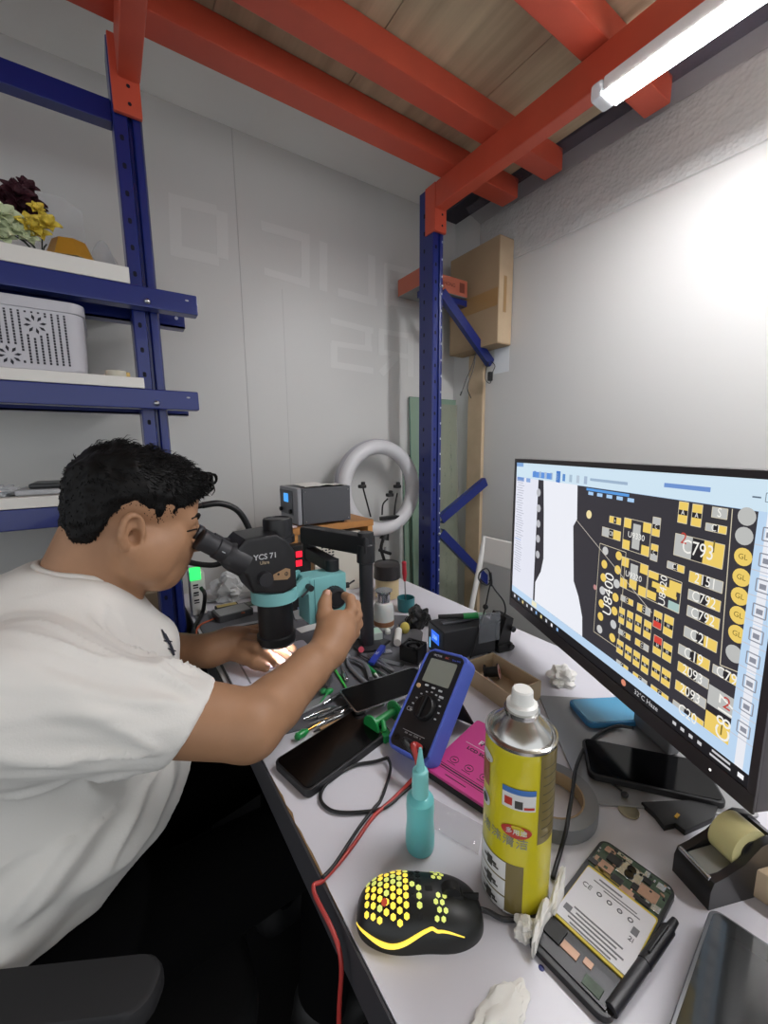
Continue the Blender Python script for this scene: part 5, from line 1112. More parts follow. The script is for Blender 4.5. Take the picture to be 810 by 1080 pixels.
# ------------------------------------------------------- more bench clutter
pcbm = mat('bare board', '2f5a40', .5, var=.3, vscale=150)
slab('circuit_board', 'small green circuit board lying beside the white blister card', 'circuit board', (256, 641), (278, 636), .03, .002, pcbm, mat('board parts', '6a6f62', .5, var=.4, vscale=220))
slab('spare_cover', 'pale grey phone back cover behind the objective of the microscope', 'phone cover', (312, 655), (338, 651), .06, .004, lgrey)
slab('phone_shell', 'empty black phone shell between the pillar and the parts box', 'phone frame', (398, 688), (412, 677), .03, .004, case_b, dgrey)
slab('paper_note', 'white paper slip on the mat between microscope and pillar', 'paper', (318, 668), (344, 660), .03, .001, lw)
slab('blue_wipe', 'pale blue folded wipe beside the focus block', 'wipe', (314, 643), (327, 640), .025, .006, mat('wipe blue', '9fb0d0', .8))
screwdriver('black screwdriver pointing at the pliers', desk(352, 690, MZ+.005), desk(366, 678, MZ+.003), case_b, .005, .5)
screwdriver('grey screwdriver across the mat next to the green stick', desk(345, 727, MZ+.005), desk(352, 700, MZ+.003), dgrey, .0045, .5)
screwdriver('red tipped screwdriver under the display panel edge', desk(390, 722, MZ+.005), desk(372, 729, MZ+.003), mat('handle dark red', '7a2430', .4), .0045, .5)
tweezers('black tweezers in front of the pale parts box', (402, 704), (377, 690), case_b, .008)
tweezers('steel tweezers pointing towards the pliers', (416, 708), (388, 690), steel, .008)
rod('precision_knife', 'slim silver knife alongside the tweezers', 'knife', (368, 747), (330, 768), .0026, silver, tipm=steel, tf=.2)
rod('spudger', 'thin grey spudger behind the silver tweezers', 'tool', (350, 737), (318, 752), .0022, lgrey)
rod('brush', 'small wooden brush lying towards the black phone', 'brush', (366, 757), (330, 772), .003, mat('brush wood', 'a07c50', .6), tipm=case_b, tf=.2)
for k, (x, y) in enumerate(((376, 676), (393, 672), (409, 668), (430, 681))):
    b = MB([silver, lgrey, whp, steel][k]); p = desk(x, y, MZ); b.lathe([(.001, 0), (.006, 0), (.0065, .001), (.0065, .008), (.004, .011), (.001, .011)], 16, Matrix.Translation(p)); tag(b.build('small_cap'), ['shiny silver cap by the pillar foot', 'grey cap next to the pale parts box', 'white cap in front of the solvent bottle', 'steel cap behind the cooling fan'][k], 'cap')
b = MB(cabm); b.tube([desk(345, 663, .757), desk(360, 667, .757), desk(376, 665, .757), desk(392, 658, .757), desk(386, 648, .757)], .0018, 6); tag(b.build('thin_cable', smooth=180), 'thin black cable curling past the pillar foot', 'cable')
# ------------------------------------------------------------- microscope
SYC = .735                                    # plane of the optical axis
ax_ = at(291, 655, 1, SYC); SXC = ax_.x
zb_o = at(291, 677, 1, SYC).z; z_ring0, z_ring1 = at(288, 638, 1, SYC-.03).z, at(288, 625, 1, SYC-.03).z
sc_ = thing('microscope', 'black and teal stereo microscope on a black pillar with a folding arm', 'microscope', (.423, .70, .75))
mb_ = mat('scope black', '17171a', .42); mb2 = mat('scope satin', '222226', .5)
T = Matrix.Translation((SXC, SYC, 0))
b = MB(mb_); r0 = .0335
b.lathe([(.02, zb_o+.004), (r0, zb_o+.002), (r0+.003, zb_o+.006), (r0+.003, zb_o+.018), (r0-.001, zb_o+.02), (r0-.001, z_ring0), (r0-.006, z_ring0+.012)], 48, T); b.build('objective', sc_)
b = MB(mat('ring glow', 'e8e8f0', .4, emit='f4f4ff', es=3.0)); b.lathe([(.022, zb_o+.0035), (.0325, zb_o), (.0325, zb_o+.0015), (.022, zb_o+.0042), (.022, zb_o+.0035)], 40, T); b.build('ring_lamp', sc_)
b = MB(silver); b.torus(r0+.001, .0018, T @ TR(0, 0, zb_o+.002), n=48, k=8); b.build('lens_rim', sc_)
# head block
YN, YF = SYC-.046, SYC+.046
pp = [at(x, y, 1, YN) for x, y in ((250, 579), (259, 569), (292, 563), (303, 569), (312, 582), (314, 619), (300, 627), (268, 627), (259, 607), (247, 601))]
b = MB(mb_); b.prism([(p.x, p.z) for p in pp], YN, YF, Matrix(((1, 0, 0, 0), (0, 0, 1, 0), (0, 1, 0, 0), (0, 0, 0, 1))), bev=.007); b.build('head', sc_)
zc_ = at(290, 627, 1, YN).z
b = MB(mb_); b.lathe([(r0+.001, z_ring0), (r0+.003, z_ring1), (r0+.002, zc_+.006)], 40, T); b.build('nosepiece', sc_)
b = MB(mb_); zp0, zp1 = at(293, 566, 1, SYC).z-.01, at(293, 546, 1, SYC).z; xp = at(293, 556, 1, SYC).x-SXC
b.lathe([(.03, zp0), (.03, zp0+.012), (.027, zp0+.013), (.027, zp1-.003), (.025, zp1), (.022, zp1), (.021, zp1-.002), (.001, zp1-.002)], 36, T @ TR(xp, 0, 0)); b.build('camera_port', sc_)
b = MB(mb_)
for s in (-1, 1):
    y = SYC+s*.0265; E_ = V((at(208, 569, 1, .70).x+.004, y, at(208, 569, 1, .70).z)); d = V((.80, 0, -.60)).normalized(); 
    M = frame(E_, (0, 1, 0), d); bb = MB(mb2); 
    bb.lathe([(.010, .003), (.0165, .0), (.0185, .002), (.0185, .010), (.017, .013), (.0165, .03), (.0185, .032), (.0185, .05), (.02, .052), (.0235, .06), (.025, .07), (.025, .088)], 32, M); bb.build('eyepiece', sc_)
    bb = MB(mat('eye lens', '0a0d14', .06)); bb.lathe([(.001, .006), (.0105, .0045), (.0105, .0032)], 24, M); bb.build('lens', sc_)
    bb = MB(pk); bb.box((0, 0, 0), (.006, .0015, .0004), frame(E_+d*.041+V((0, -.0187, 0)), d, (0, -1, 0))); bb.build('scale_mark', sc_, smooth=0)
b.bm.free()
lm_ = mat('scope print', 'b9b9bd', .4)
o1, o2 = at(280, 587, 1, YN), at(279, 593.5, 1, YN)
fm = lambda p: frame((p.x, YN-.0006, p.z), (1, 0, 0), (0, -1, 0))
b = MB(lm_); b.text('YCS 71', .0135, fm(o1), .0006, bold=.0002); b.m(mat('scope print tan', '9a8a70', .4)); b.text('Ultra', .008, fm(o2), .0006, bold=.0002); b.build('lettering', sc_, smooth=0)
b = MB(mat('scope badge', '9a7c5c', .45)); q = [at(x, y, 1, YN) for x, y in ((288, 612), (288, 606), (301, 599), (306, 600), (306, 608), (303, 611))]
b.raw([(p.x, YN-.0008, p.z) for p in q], [tuple(range(6))]); b.m(mb_); 
p = at(293.5, 605.5, 1, YN); b.lathe([(.0001, .0004), (.0022, .0004), (.0022, 0)], 12, frame((p.x, YN-.0008, p.z), (1, 0, 0), (0, -1, 0)))
p = at(302, 605, 1, YN); b.torus(.003, .0006, frame((p.x, YN-.001, p.z), (1, 0, 0), (0, -1, 0)), n=14, k=4); b.box((p.x, YN-.001, p.z), (.0012, .0004, .008)); b.build('badge', sc_, smooth=0)
b = MB(mb2); p = at(279, 610, 1, YN); b.cyl((p.x, YN+.002, p.z), (p.x, YN-.012, p.z), .0135, .0125); b.build('zoom_knob', sc_)
# teal carrier ring, bridge and focus block
b = MB(tealm); ro = r0+.0095
b.lathe([(r0+.0005, z_ring0), (ro, z_ring0), (ro, z_ring1), (r0+.0005, z_ring1), (r0+.0005, z_ring0)], 48, T)
BX0, BX1 = at(326, 628, 1, .71).x, at(366, 628, 1, .71).x; BZ0, BZ1 = at(345, 655, 1, .71).z, at(345, 607, 1, .715).z; BY0, BY1 = .712, .768
b.build('carrier_ring', sc_, smooth=30)
b = MB(tealm)
for y0 in (BY0, BY1-.008): b.prism([(SXC+ro-.012, z_ring0), (SXC+ro-.012, z_ring1), (BX0-.01, z_ring1+.014), (BX0+.004, z_ring1+.014), (BX0+.004, z_ring0+.004), (BX0-.01, z_ring0+.002)], y0, y0+.008, Matrix(((1, 0, 0, 0), (0, 0, 1, 0), (0, 1, 0, 0), (0, 0, 0, 1))))
b.bx((SXC+ro-.01, BY0+.008, z_ring0), (BX0+.004, BY1-.008, z_ring0+.005)); b.build('bridge', sc_, smooth=0)
b = MB(tealm); b.bx((BX0, BY0, BZ0), (BX1, BY1, BZ1), bev=.002); b.m(mat('teal line', '2f6f74', .5)); b.bx((BX0+.012, BY0-.0003, BZ0+.002), (BX0+.0132, BY0+.001, BZ1-.002)); b.build('focus_block', sc_)
KN = at(353, 630, 1, BY0-.012); b = MB(mb2); F_ = frame((KN.x, BY0, KN.z), (1, 0, 0), (0, -1, 0)); b.lathe([(.016, 0), (.021, .003), (.0215, .02), (.02, .024), (.016, .025), (.0155, .022), (.001, .022)], 36, F_)
for k in range(24): a = R(15*k); b.box((.0214*math.cos(a), .0214*math.sin(a), .0115), (.0016, .0016, .015), F_ @ Matrix.Rotation(0, 4, 'Z'))
b.build('focus_knob', sc_)
b = MB(mb2); p = at(327, 620, 1, BY0-.01); b.cyl((p.x, BY0+.004, p.z), (p.x, BY0-.016, p.z), .0055, .006, seg=14); b.cyl((p.x, BY0-.012, p.z), (p.x-.02, BY0-.016, p.z-.012), .0022, seg=8); b.build('clamp_screw', sc_)
b = MB(mb2); p = at(369, 617, 1, BY0+.01); b.cyl((BX1-.002, BY0+.015, p.z), (BX1+.012, BY0+.012, p.z), .006, seg=14); b.cyl((BX1+.008, BY0+.012, p.z), (BX1+.03, BY0+.02, p.z+.004), .002, seg=8); b.build('clamp_lever', sc_)
# pillar and folding arm
PXc, PYc = .425, .705
zt_p = at(388, 557, 1, PYc).z; T = Matrix.Translation((PXc, PYc, 0))
b = MB(mb2); b.lathe([(.03, .7505), (.03, .757), (.0145, .759), (.0145, zt_p-.03)], 32, T); b.build('pillar', sc_)
zc0, zc1 = at(388, 592, 1, PYc).z, at(388, 574, 1, PYc).z
b = MB(mb_); b.lathe([(.0145, zc0-.002), (.019, zc0), (.019, zc1), (.017, zc1+.002), (.017, zt_p-.012), (.0165, zt_p-.008), (.001, zt_p-.008)], 32, T); b.build('collar', sc_)
PV = atz(326, 573, .95); zA = zt_p-.034
D_ = V((PV.x-PXc, PV.y-PYc, 0)); L = D_.length; D_.normalize()
b = MB(mb_); b.box((L/2, 0, 0), (L+.03, .034, .042), frame((PXc, PYc, zA), D_, (0, 0, 1)), bev=.007); b.build('upper_arm', sc_)
CY = at(350.5, 605, 1, .742); zl1, zl0 = at(350, 590, 1, .742).z, BZ1
D2 = V((CY.x-PV.x, CY.y-PV.y, 0)); L2 = D2.length; D2.normalize(); zL = zl1-.012
b = MB(mb_); b.cyl((PV.x, PV.y, zL-.016), (PV.x, PV.y, zA), .016, seg=24); b.build('pivot', sc_)
b = MB(mb_); b.box((L2/2, 0, 0), (L2+.02, .026, .03), frame((PV.x, PV.y, zL), D2, (0, 0, 1)), bev=.006); b.build('lower_arm', sc_)
b = MB(mb_); b.cyl((CY.x, CY.y, zl0+.0002), (CY.x, CY.y, zl1), .0145, seg=28); b.build('swivel', sc_)
# lamp of the microscope (real light under the lens)
l = bpy.data.lights.new('ring lamp', 'AREA'); l.shape = 'DISK'; l.size = .05; l.energy = SCOPE_W; l.color = (.93, .94, 1); l.spread = R(110)
lo_ = bpy.data.objects.new('microscope_lamp', l); COL.objects.link(lo_); lo_.location = (SXC, SYC, zb_o-.001)
# phone under repair in a white holder
A, C, E_ = desk(248, 727, .757), desk(231, 699, .757), desk(345, 697, .757)
ux = (E_-A); ux.z = 0; Lx = ux.length; ux.normalize(); uy = V((-ux.y, ux.x, 0)); Ly = .115
M = frame((A.x, A.y, MZ), ux, (0, 0, 1)); o = thing('repair_phone', 'pale phone body lying in the bright light under the microscope', 'phone', M @ V((Lx/2, Ly/2, 0)))
whl = mat('holder white', 'd4d5e2', .45)
b = MB(whl); b.prism([(x+.085, y+Ly/2) for x, y in rrect(.17, Ly, .008)], .0002, .005, M, bev=.001); b.build('back_plate', o)
b = MB(mat('seam grey', '85868f', .5)); b.bx((.026, .002, .0051), (.029, Ly-.002, .0056), M=M); b.bx((.03, Ly*.62, .0051), (.165, Ly*.66, .0058), M=M); b.build('seam', o, smooth=0)
b = MB(mat('board pale', 'a4a4b4', .4, var=.2, vscale=120)); b.bx((.06, .03, .0051), (.14, .068, .0075), bev=.001, M=M); b.build('circuit_board', o)
# ---------------------------------------------------------------- person
class Field:
    """signed distances on a grid, blended smoothly and meshed as one surface"""
    def __init__(s, lo, hi, h):
        s.lo = np.array(lo, np.float32); s.h = h; s.n = np.ceil((np.array(hi)-np.array(lo))/h).astype(int)+1
        s.D = np.full(s.n, .06, np.float32)
        s.ax = [s.lo[i]+h*np.arange(s.n[i], dtype=np.float32) for i in range(3)]
    def win(s, lo, hi, m=.045):
        a = np.clip(np.floor((np.array(lo)-m-s.lo)/s.h).astype(int), 0, s.n); b = np.clip(np.ceil((np.array(hi)+m-s.lo)/s.h).astype(int)+1, 0, s.n)
        sl = tuple(slice(int(a[i]), int(b[i])) for i in range(3))
        if any(q.stop <= q.start for q in sl): return None, None
        return sl, (s.ax[0][sl[0]][:, None, None], s.ax[1][sl[1]][None, :, None], s.ax[2][sl[2]][None, None, :])
    def comb(s, sl, d, k, op):
        D = s.D[sl]
        if op == 'add': h = np.maximum(k-np.abs(D-d), 0)/k; s.D[sl] = np.minimum(D, d)-h*h*k*.25
        elif op == 'sub': d = -d; h = np.maximum(k-np.abs(D-d), 0)/k; s.D[sl] = np.maximum(D, d)+h*h*k*.25
        else: s.D[sl] = np.maximum(D, d)
    def cone(s, a, b, r1, r2, k=.012, op='add'):
        a, b = np.array(a, float), np.array(b, float); r = max(r1, r2)
        sl, P = s.win(np.minimum(a, b)-r, np.maximum(a, b)+r)
        if sl is None: return
        ba = b-a; L2 = ba@ba; p = [P[i]-a[i] for i in range(3)]
        t = np.clip((p[0]*ba[0]+p[1]*ba[1]+p[2]*ba[2])/max(L2, 1e-9), 0, 1)
        d = np.sqrt((p[0]-t*ba[0])**2+(p[1]-t*ba[1])**2+(p[2]-t*ba[2])**2)-(r1+(r2-r1)*t)
        s.comb(sl, d.astype(np.float32), k, op)
    def chain(s, pts, k=.008):
        for (a, ra), (b, rb) in zip(pts[:-1], pts[1:]): s.cone(a, b, ra, rb, k)
    def ell(s, c, r, k=.012, M=None, op='add'):
        Rm = np.array(M.to_3x3()) if M is not None else np.eye(3); c = np.array((M @ V(c)) if M is not None else c, float); r = np.array(r, float); e = np.abs(Rm)@r
        sl, P = s.win(c-e, c+e)
        if sl is None: return
        p = [P[i]-c[i] for i in range(3)]; q = [p[0]*Rm[0, i]+p[1]*Rm[1, i]+p[2]*Rm[2, i] for i in range(3)]
        k0 = np.sqrt(sum((q[i]/r[i])**2 for i in range(3))); k1 = np.sqrt(sum((q[i]/r[i]**2)**2 for i in range(3)))+1e-9
        s.comb(sl, (k0*(k0-1)/k1).astype(np.float32), k, op)
    def plane(s, p, n):
        """cut away everything on the side n points to"""
        d = (s.ax[0][:, None, None]-p[0])*n[0]+(s.ax[1][None, :, None]-p[1])*n[1]+(s.ax[2][None, None, :]-p[2])*n[2]
        s.D = np.maximum(s.D, d.astype(np.float32))
    def mesh(s):
        D = s.D; D[0] = D[-1] = .05; D[:, 0] = D[:, -1] = .05; D[:, :, 0] = D[:, :, -1] = .05
        S = D < 0; c = np.zeros(tuple(s.n-1), np.int8)
        offs = [(i, j, k) for i in (0, 1) for j in (0, 1) for k in (0, 1)]
        for i, j, k in offs: c += S[i:s.n[0]-1+i, j:s.n[1]-1+j, k:s.n[2]-1+k]
        idx = np.argwhere((c > 0) & (c < 8)); acc = np.zeros((len(idx), 3)); cnt = np.zeros(len(idx))
        for o in offs:
            for a in range(3):
                if o[a]: continue
                o2 = list(o); o2[a] = 1; v0 = D[tuple((idx+o).T)]; v1 = D[tuple((idx+o2).T)]
                m = (v0 < 0) != (v1 < 0); t = np.where(m, v0/np.where(v0-v1 == 0, 1, v0-v1), 0)
                q = np.tile(np.array(o, float), (len(idx), 1)); q[:, a] += t; acc += q*m[:, None]; cnt += m
        vs = (idx+acc/cnt[:, None])*s.h+s.lo
        I = np.full(tuple(s.n-1), -1, np.int32); I[tuple(idx.T)] = np.arange(len(idx)); fs = []
        for a in range(3):
            b_, c_ = (a+1) % 3, (a+2) % 3; sl0 = [slice(None)]*3; sl1 = [slice(None)]*3; sl0[a] = slice(0, -1); sl1[a] = slice(1, None)
            e = np.argwhere(S[tuple(sl0)] != S[tuple(sl1)]); e = e[(e[:, b_] > 0) & (e[:, c_] > 0) & (e[:, b_] < s.n[b_]-1) & (e[:, c_] < s.n[c_]-1)]
            fl = S[tuple(e.T)]; q = []
            for db, dc in ((1, 1), (0, 1), (0, 0), (1, 0)):
                z = e.copy(); z[:, b_] -= db; z[:, c_] -= dc; q.append(I[tuple(z.T)])
            q = np.array(q).T; q[~fl] = q[~fl][:, ::-1]; fs.append(q)
        return vs, np.concatenate(fs)
def to_mesh(name, vs, fs, mats, parent=None, fm=None):
    me = bpy.data.meshes.new(name); me.vertices.add(len(vs)); me.vertices.foreach_set('co', np.asarray(vs, np.float32).ravel())
    me.loops.add(len(fs)*4); me.loops.foreach_set('vertex_index', np.asarray(fs, np.int32).ravel())
    me.polygons.add(len(fs)); me.polygons.foreach_set('loop_start', np.arange(0, len(fs)*4, 4, dtype=np.int32)); me.polygons.foreach_set('loop_total', np.full(len(fs), 4, np.int32))
    for m in mats: me.materials.append(m)
    if fm is not None: me.polygons.foreach_set('material_index', fm.astype(np.int32))
    me.update(); me.validate(); return link(name, me, parent, 180)
def vnormals(vs, fs):
    n = np.zeros_like(vs); a, b, c, d = (vs[fs[:, i]] for i in range(4)); fn = np.cross(c-a, d-b)
    for i in range(4): np.add.at(n, fs[:, i], fn)
    return n/(np.linalg.norm(n, axis=1)[:, None]+1e-12)

def lap(vs, fs, it):
    for _ in range(it):
        acc = np.zeros_like(vs); cnt = np.zeros(len(vs))
        for i in range(4):
            a, b = fs[:, i], fs[:, (i+1) % 4]; np.add.at(acc, a, vs[b]); np.add.at(acc, b, vs[a]); np.add.at(cnt, a, 1); np.add.at(cnt, b, 1)
        vs = vs*.4+.6*acc/np.maximum(cnt, 1)[:, None]
    return vs
HO = V((.020, .742, 1.062)); HMt = Matrix.Translation(HO) @ Matrix.Rotation(R(9), 4, 'Z') @ Matrix.Rotation(R(19), 4, 'Y') @ Matrix.Rotation(R(-2), 4, 'X')
H_ = lambda x, y, z: HMt @ V((x, y, z))
NECK = V((-.045, .745, .962))
SHR, SHL = V((-.105, .575, .90)), V((-.085, .915, .885))
ELB = atz(263, 764.5, .525); WRR = atz(347, 685, .695)
ELL_, WRL = V((-.075, .975, .78)), at(222, 686, 2, .794)
f = Field((-.26, .40, .735), (.42, 1.06, 1.22), BODY_H)
hc = lambda a, b, r1, r2, k=.012, op='add': f.cone(H_(*a), H_(*b), r1, r2, k, op)
he = lambda c, r, k=.012, op='add', M=None: f.ell(c, r, k, HMt if M is None else M, op)
# skull, face, jaw
he((-.008, 0, .042), (.083, .071, .066), .02); he((.035, 0, .043), (.053, .062, .058), .02); he((.040, 0, -.030), (.047, .054, .062), .025)
for s in (-1, 1):
    hc((.0, s*.058, -.035), (.05, s*.026, -.076), .020, .021, .025); hc((.052, s*.034, -.018), (.075, s*.022, -.032), .027, .020, .02)
    hc((.076, s*.012, .026), (.070, s*.042, .022), .0125, .011, .014); he((.02, s*.05, -.045), (.035, .022, .035), .02)
he((.066, 0, -.080), (.020, .022, .017), .018); he((.058, 0, -.068), (.03, .034, .025), .02); he((.078, 0, -.056), (.018, .026, .022), .016)
hc((.088, 0, .022), (.108, 0, -.016), .0085, .0115, .012); he((.104, 0, -.020), (.014, .011, .010), .010)
for s in (-1, 1):
    he((.097, s*.012, -.022), (.012, .0085, .0085), .008); he((.100, s*.032, .004), (.018, .017, .0115), .012, 'sub'); he((.076, s*.032, .004), (.0125, .014, .0125), .004)
    he((.104, s*.0065, -.031), (.004, .0035, .004), .003, 'sub')
he((.091, 0, -.0475), (.0095, .021, .0062), .005); he((.0885, 0, -.0600), (.0095, .018, .0072), .005); he((.100, 0, -.0535), (.008, .024, .0016), .003, 'sub')
# ears
for s in (-1, 1):
    EM = HMt @ Matrix.Translation((-.014, s*.0745, -.014)) @ Matrix.Rotation(R(s*-22), 4, 'Z') @ Matrix.Rotation(R(-14), 4, 'Y')
    f.ell((0, 0, 0), (.0165, .0065, .029), .006, EM)
    pts = [EM @ V((.0155*math.cos(t)*(1 if math.sin(t) > -.3 else .75), s*.0055, .0275*math.sin(t))) for t in [R(a) for a in range(-60, 221, 20)]]
    f.chain([(p, .0042) for p in pts], .004); f.ell((.004, s*.006, -.004), (.0085, .0115, .012), .003, EM, 'sub'); f.ell((0, s*.009, .016), (.008, .005, .008), .004, EM, 'sub'); f.ell((.0155, s*.004, -.002), (.004, .004, .006), .003, EM); f.ell((.006, s*.002, -.029), (.008, .005, .008), .006, EM)
# neck and shoulders
f.cone(H_(-.02, 0, -.02), NECK, .049, .055, .02); f.cone(H_(.0, 0, -.05), NECK+V((.008, 0, -.01)), .038, .045, .02); f.cone(H_(-.042, 0, -.01), NECK+V((-.022, 0, .0)), .040, .048, .02)
f.cone(NECK+V((0, -.02, -.05)), SHR, .06, .055, .04); f.cone(NECK+V((0, .02, -.05)), SHL, .06, .055, .04)
# right arm with hand on the focus knob
f.chain([(SHR, .056), (SHR*.5+ELB*.5, .048), (ELB, .0425)], .008); f.chain([(ELB, .0425), (ELB*.74+WRR*.26+V((0, 0, -.004)), .0385), (ELB*.3+WRR*.7, .0325), (WRR, .0268)], .008)
Q = lambda x, y, Z: atz(x, y, Z)
f.chain([(WRR, .0275), (Q(352, 670, .712), .0275), (Q(357, 658, .728), .0245)], .02); f.cone(Q(350, 668, .715), Q(347, 660, .722), .022, .018, .015); f.cone(Q(361, 668, .722), Q(365, 659, .738), .021, .0165, .018)
f.chain([(Q(347, 664, .718), .0165), (Q(342, 650, .728), .0132), (Q(342.5, 637, .738), .0112), (Q(345, 626.5, .747), .0092)], .007)
f.chain([(Q(364, 656, .738), .0138), (Q(371, 643, .750), .0108), (Q(369.5, 632, .764), .0094), (Q(364, 628.5, .775), .0082)], .005)
f.chain([(Q(368, 661, .745), .0138), (Q(376, 649, .760), .0108), (Q(375, 638, .777), .0094), (Q(369, 635, .788), .0084)], .004)
f.chain([(Q(369, 667, .748), .0130), (Q(377, 658, .764), .0102), (Q(376, 648, .780), .0090), (Q(370, 644, .790), .0080)], .004)
f.chain([(Q(368, 674, .746), .0120), (Q(374, 668, .760), .0092), (Q(374, 659, .775), .0080), (Q(369, 655, .783), .0072)], .004)
# left arm and the hand resting on the phone
f.chain([(SHL, .052), (ELL_, .045), (ELL_*.4+WRL*.6, .036), (WRL, .027)], .008)
G = lambda x, y, z: at(x, y, 2, z)
f.chain([(WRL, .028), (G(238, 680, .796), .0255), (G(252, 676, .799), .022)], .02); f.cone(G(245, 674, .802), G(256, 670, .802), .021, .017, .018)
f.chain([(G(243, 687, .789), .0168), (G(258, 692.5, .785), .0132), (G(270, 699, .780), .0115), (G(280, 703.5, .774), .0092)], .007)
f.chain([(G(258, 681, .799), .0130), (G(271, 683, .803), .0106), (G(282, 691, .788), .0094), (G(291, 699.5, .771), .0082)], .004)
f.chain([(G(262, 675, .801), .0130), (G(279, 675.5, .806), .0106), (G(293, 683, .792), .0094), (G(303, 692, .772), .0082)], .004)
f.chain([(G(262, 669.5, .801), .0122), (G(281, 668.5, .806), .0100), (G(297, 675, .792), .0088), (G(309, 684, .772), .0078)], .004)
f.chain([(G(257, 666, .799), .0110), (G(274, 662.5, .800), .0088), (G(288, 666, .788), .0078), (G(298, 671, .772), .0070)], .004)
f.plane((-.16, .745, 0), (-1, 0, 0)); 
vs, fs = f.mesh()
skin = mat('skin', 'a27a5c', .5, var=.05, vscale=30, spec=.35); lip = mat('lips', '7d4436', .45); eyew = mat('eye white', 'c9c2ba', .3)
cen = vs[fs].mean(1); Hi = np.array(HMt.inverted()); loc = cen@Hi[:3, :3].T+Hi[:3, 3]
fm = np.zeros(len(fs)); fm[(loc[:, 0] > .0885) & (np.abs(loc[:, 1]) < .022) & (loc[:, 2] < -.0425) & (loc[:, 2] > -.067)] = 1
fm[(np.hypot(np.abs(loc[:, 1])-.032, (loc[:, 2]-.004)*1.8) < .0085) & (loc[:, 0] > .07)] = 2
me_p = to_mesh('person', vs, fs, [skin, lip, eyew], None, fm); person = me_p
tag(person, 'person in a white t-shirt leaning over the microscope, hand on its knob', 'person')
# nails
nm_ = mat('nail', 'c79a86', .3)
for p, q, up_ in ((G(276, 701, .7775), G(280, 703.5, .774), .0082), (G(288, 696, .777), G(291, 699.5, .771), .0072), (G(300, 688.5, .779), G(303, 692, .772), .0072)):
    d = (q-p).normalized(); u = (V((0, 0, 1))-d*d.z).normalized(); b = MB(nm_); b.ell((0, 0, 0), (.0062, .0048, .0014), frame(q+d*.002+u*up_, d, u), 14, 8); b.build('fingernail', person, smooth=180)
p, q = Q(342.5, 637, .738), Q(345, 626.5, .747); d = (q-p).normalized(); u = (CAM-q).normalized(); u = (u-d*u.dot(d)).normalized(); b = MB(nm_); b.ell((0, 0, 0), (.0065, .005, .0014), frame(q+u*.0082, d, u), 14, 8); b.build('fingernail', person, smooth=180)
# brows
hairm = mat('hair black', '070606', .55, spec=.2)
from mathutils.bvhtree import BVHTree
hd = [i for i, q in enumerate(fs) if loc[i, 0] > .03]
bvh = BVHTree.FromPolygons([V(p) for p in vs], [tuple(int(x) for x in fs[i]) for i in hd])
def onface(y, z):
    h = bvh.ray_cast(H_(.2, y*1.9, z), (HMt.to_3x3() @ V((-1, -y*.9/.17, 0))).normalized()); return h[0]+h[1]*.001 if h[0] is not None else H_(.08, y, z)
for s in (-1, 1):
    b = MB(hairm); b.tube([onface(s*.012, .026), onface(s*.022, .0315), onface(s*.034, .031), onface(s*.045, .024)], [.0022, .0038, .003, .0012], 8); b.build('eyebrow', person, smooth=180)
    b = MB(hairm); b.tube([onface(s*.020, .003), onface(s*.031, .0085), onface(s*.043, .003)], [.0008, .0014, .0012], 6); b.build('eyelash', person, smooth=180)
# ------------------------------------------------------------------- hair
def poly_sdf(X, Z, pl):
    d = np.full(X.shape, 1e9); s = np.ones(X.shape); n = len(pl)
    for i in range(n):
        a, b = np.array(pl[i]), np.array(pl[i-1]); e = b-a; wx, wz = X-a[0], Z-a[1]; t = np.clip((wx*e[0]+wz*e[1])/(e@e), 0, 1)
        d = np.minimum(d, (wx-e[0]*t)**2+(wz-e[1]*t)**2)
        c1 = Z >= a[1]; c2 = Z < b[1]; c3 = e[0]*wz > e[1]*wx; fl = (c1 & c2 & c3) | (~c1 & ~c2 & ~c3); s = np.where(fl, -s, s)
    return s*np.sqrt(d)
g = Field(tuple(H_(0, 0, .03)-V((.17, .13, .16))), tuple(H_(0, 0, .03)+V((.17, .13, .16))), .0035)
g.ell((-.010, 0, .044), (.0865, .0745, .0735), .015, HMt); g.ell((.030, 0, .050), (.060, .0675, .0625), .015, HMt); g.ell((.055, 0, .080), (.036, .050, .024), .02, HMt); g.ell((-.042, 0, .0), (.046, .064, .060), .015, HMt)
HP = [(.098, .075), (.080, .066), (.062, .044), (.044, .036), (.036, .012), (.022, -.034), (.014, -.030), (.008, .010), (-.016, .022), (-.034, .006), (-.042, -.030), (-.050, -.052), (-.072, -.066), (-.14, -.07), (-.16, .2), (.16, .2), (.14, .085)]
X, Y, Z = np.meshgrid(*g.ax, indexing='ij'); L3 = np.stack([X, Y, Z], -1)@Hi[:3, :3].T.astype(np.float32)+Hi[:3, 3].astype(np.float32)
g.D = np.maximum(g.D, poly_sdf(L3[..., 0], L3[..., 2], HP).astype(np.float32)*.9)
hv, hf = g.mesh(); hn = vnormals(hv, hf); hl = hv@Hi[:3, :3].T+Hi[:3, 3]
for i in range(len(hv)):
    p = V(hl[i]); t = max(0, min(1, (p.z-.02)/.06)); hv[i] += hn[i]*(.0035*mnoise.noise(p*70)+.0055*t*mnoise.noise(p*38+V((3, 0, 0)))+.006*t*max(0, mnoise.noise(p*24)))
sd = -poly_sdf(hl[:, 0], hl[:, 2], HP); tk = np.clip(1-sd/.022, 0, 1)*np.clip((.045-hl[:, 0])/.03, 0, 1); hv = hv-hn*(tk*.0065)[:, None]
hair = to_mesh('hair', hv, hf, [hairm], person)
random.seed(11); b = MB(hairm); Hr = HMt.to_3x3(); sel = random.sample(range(len(hv)), min(len(hv), 5200))
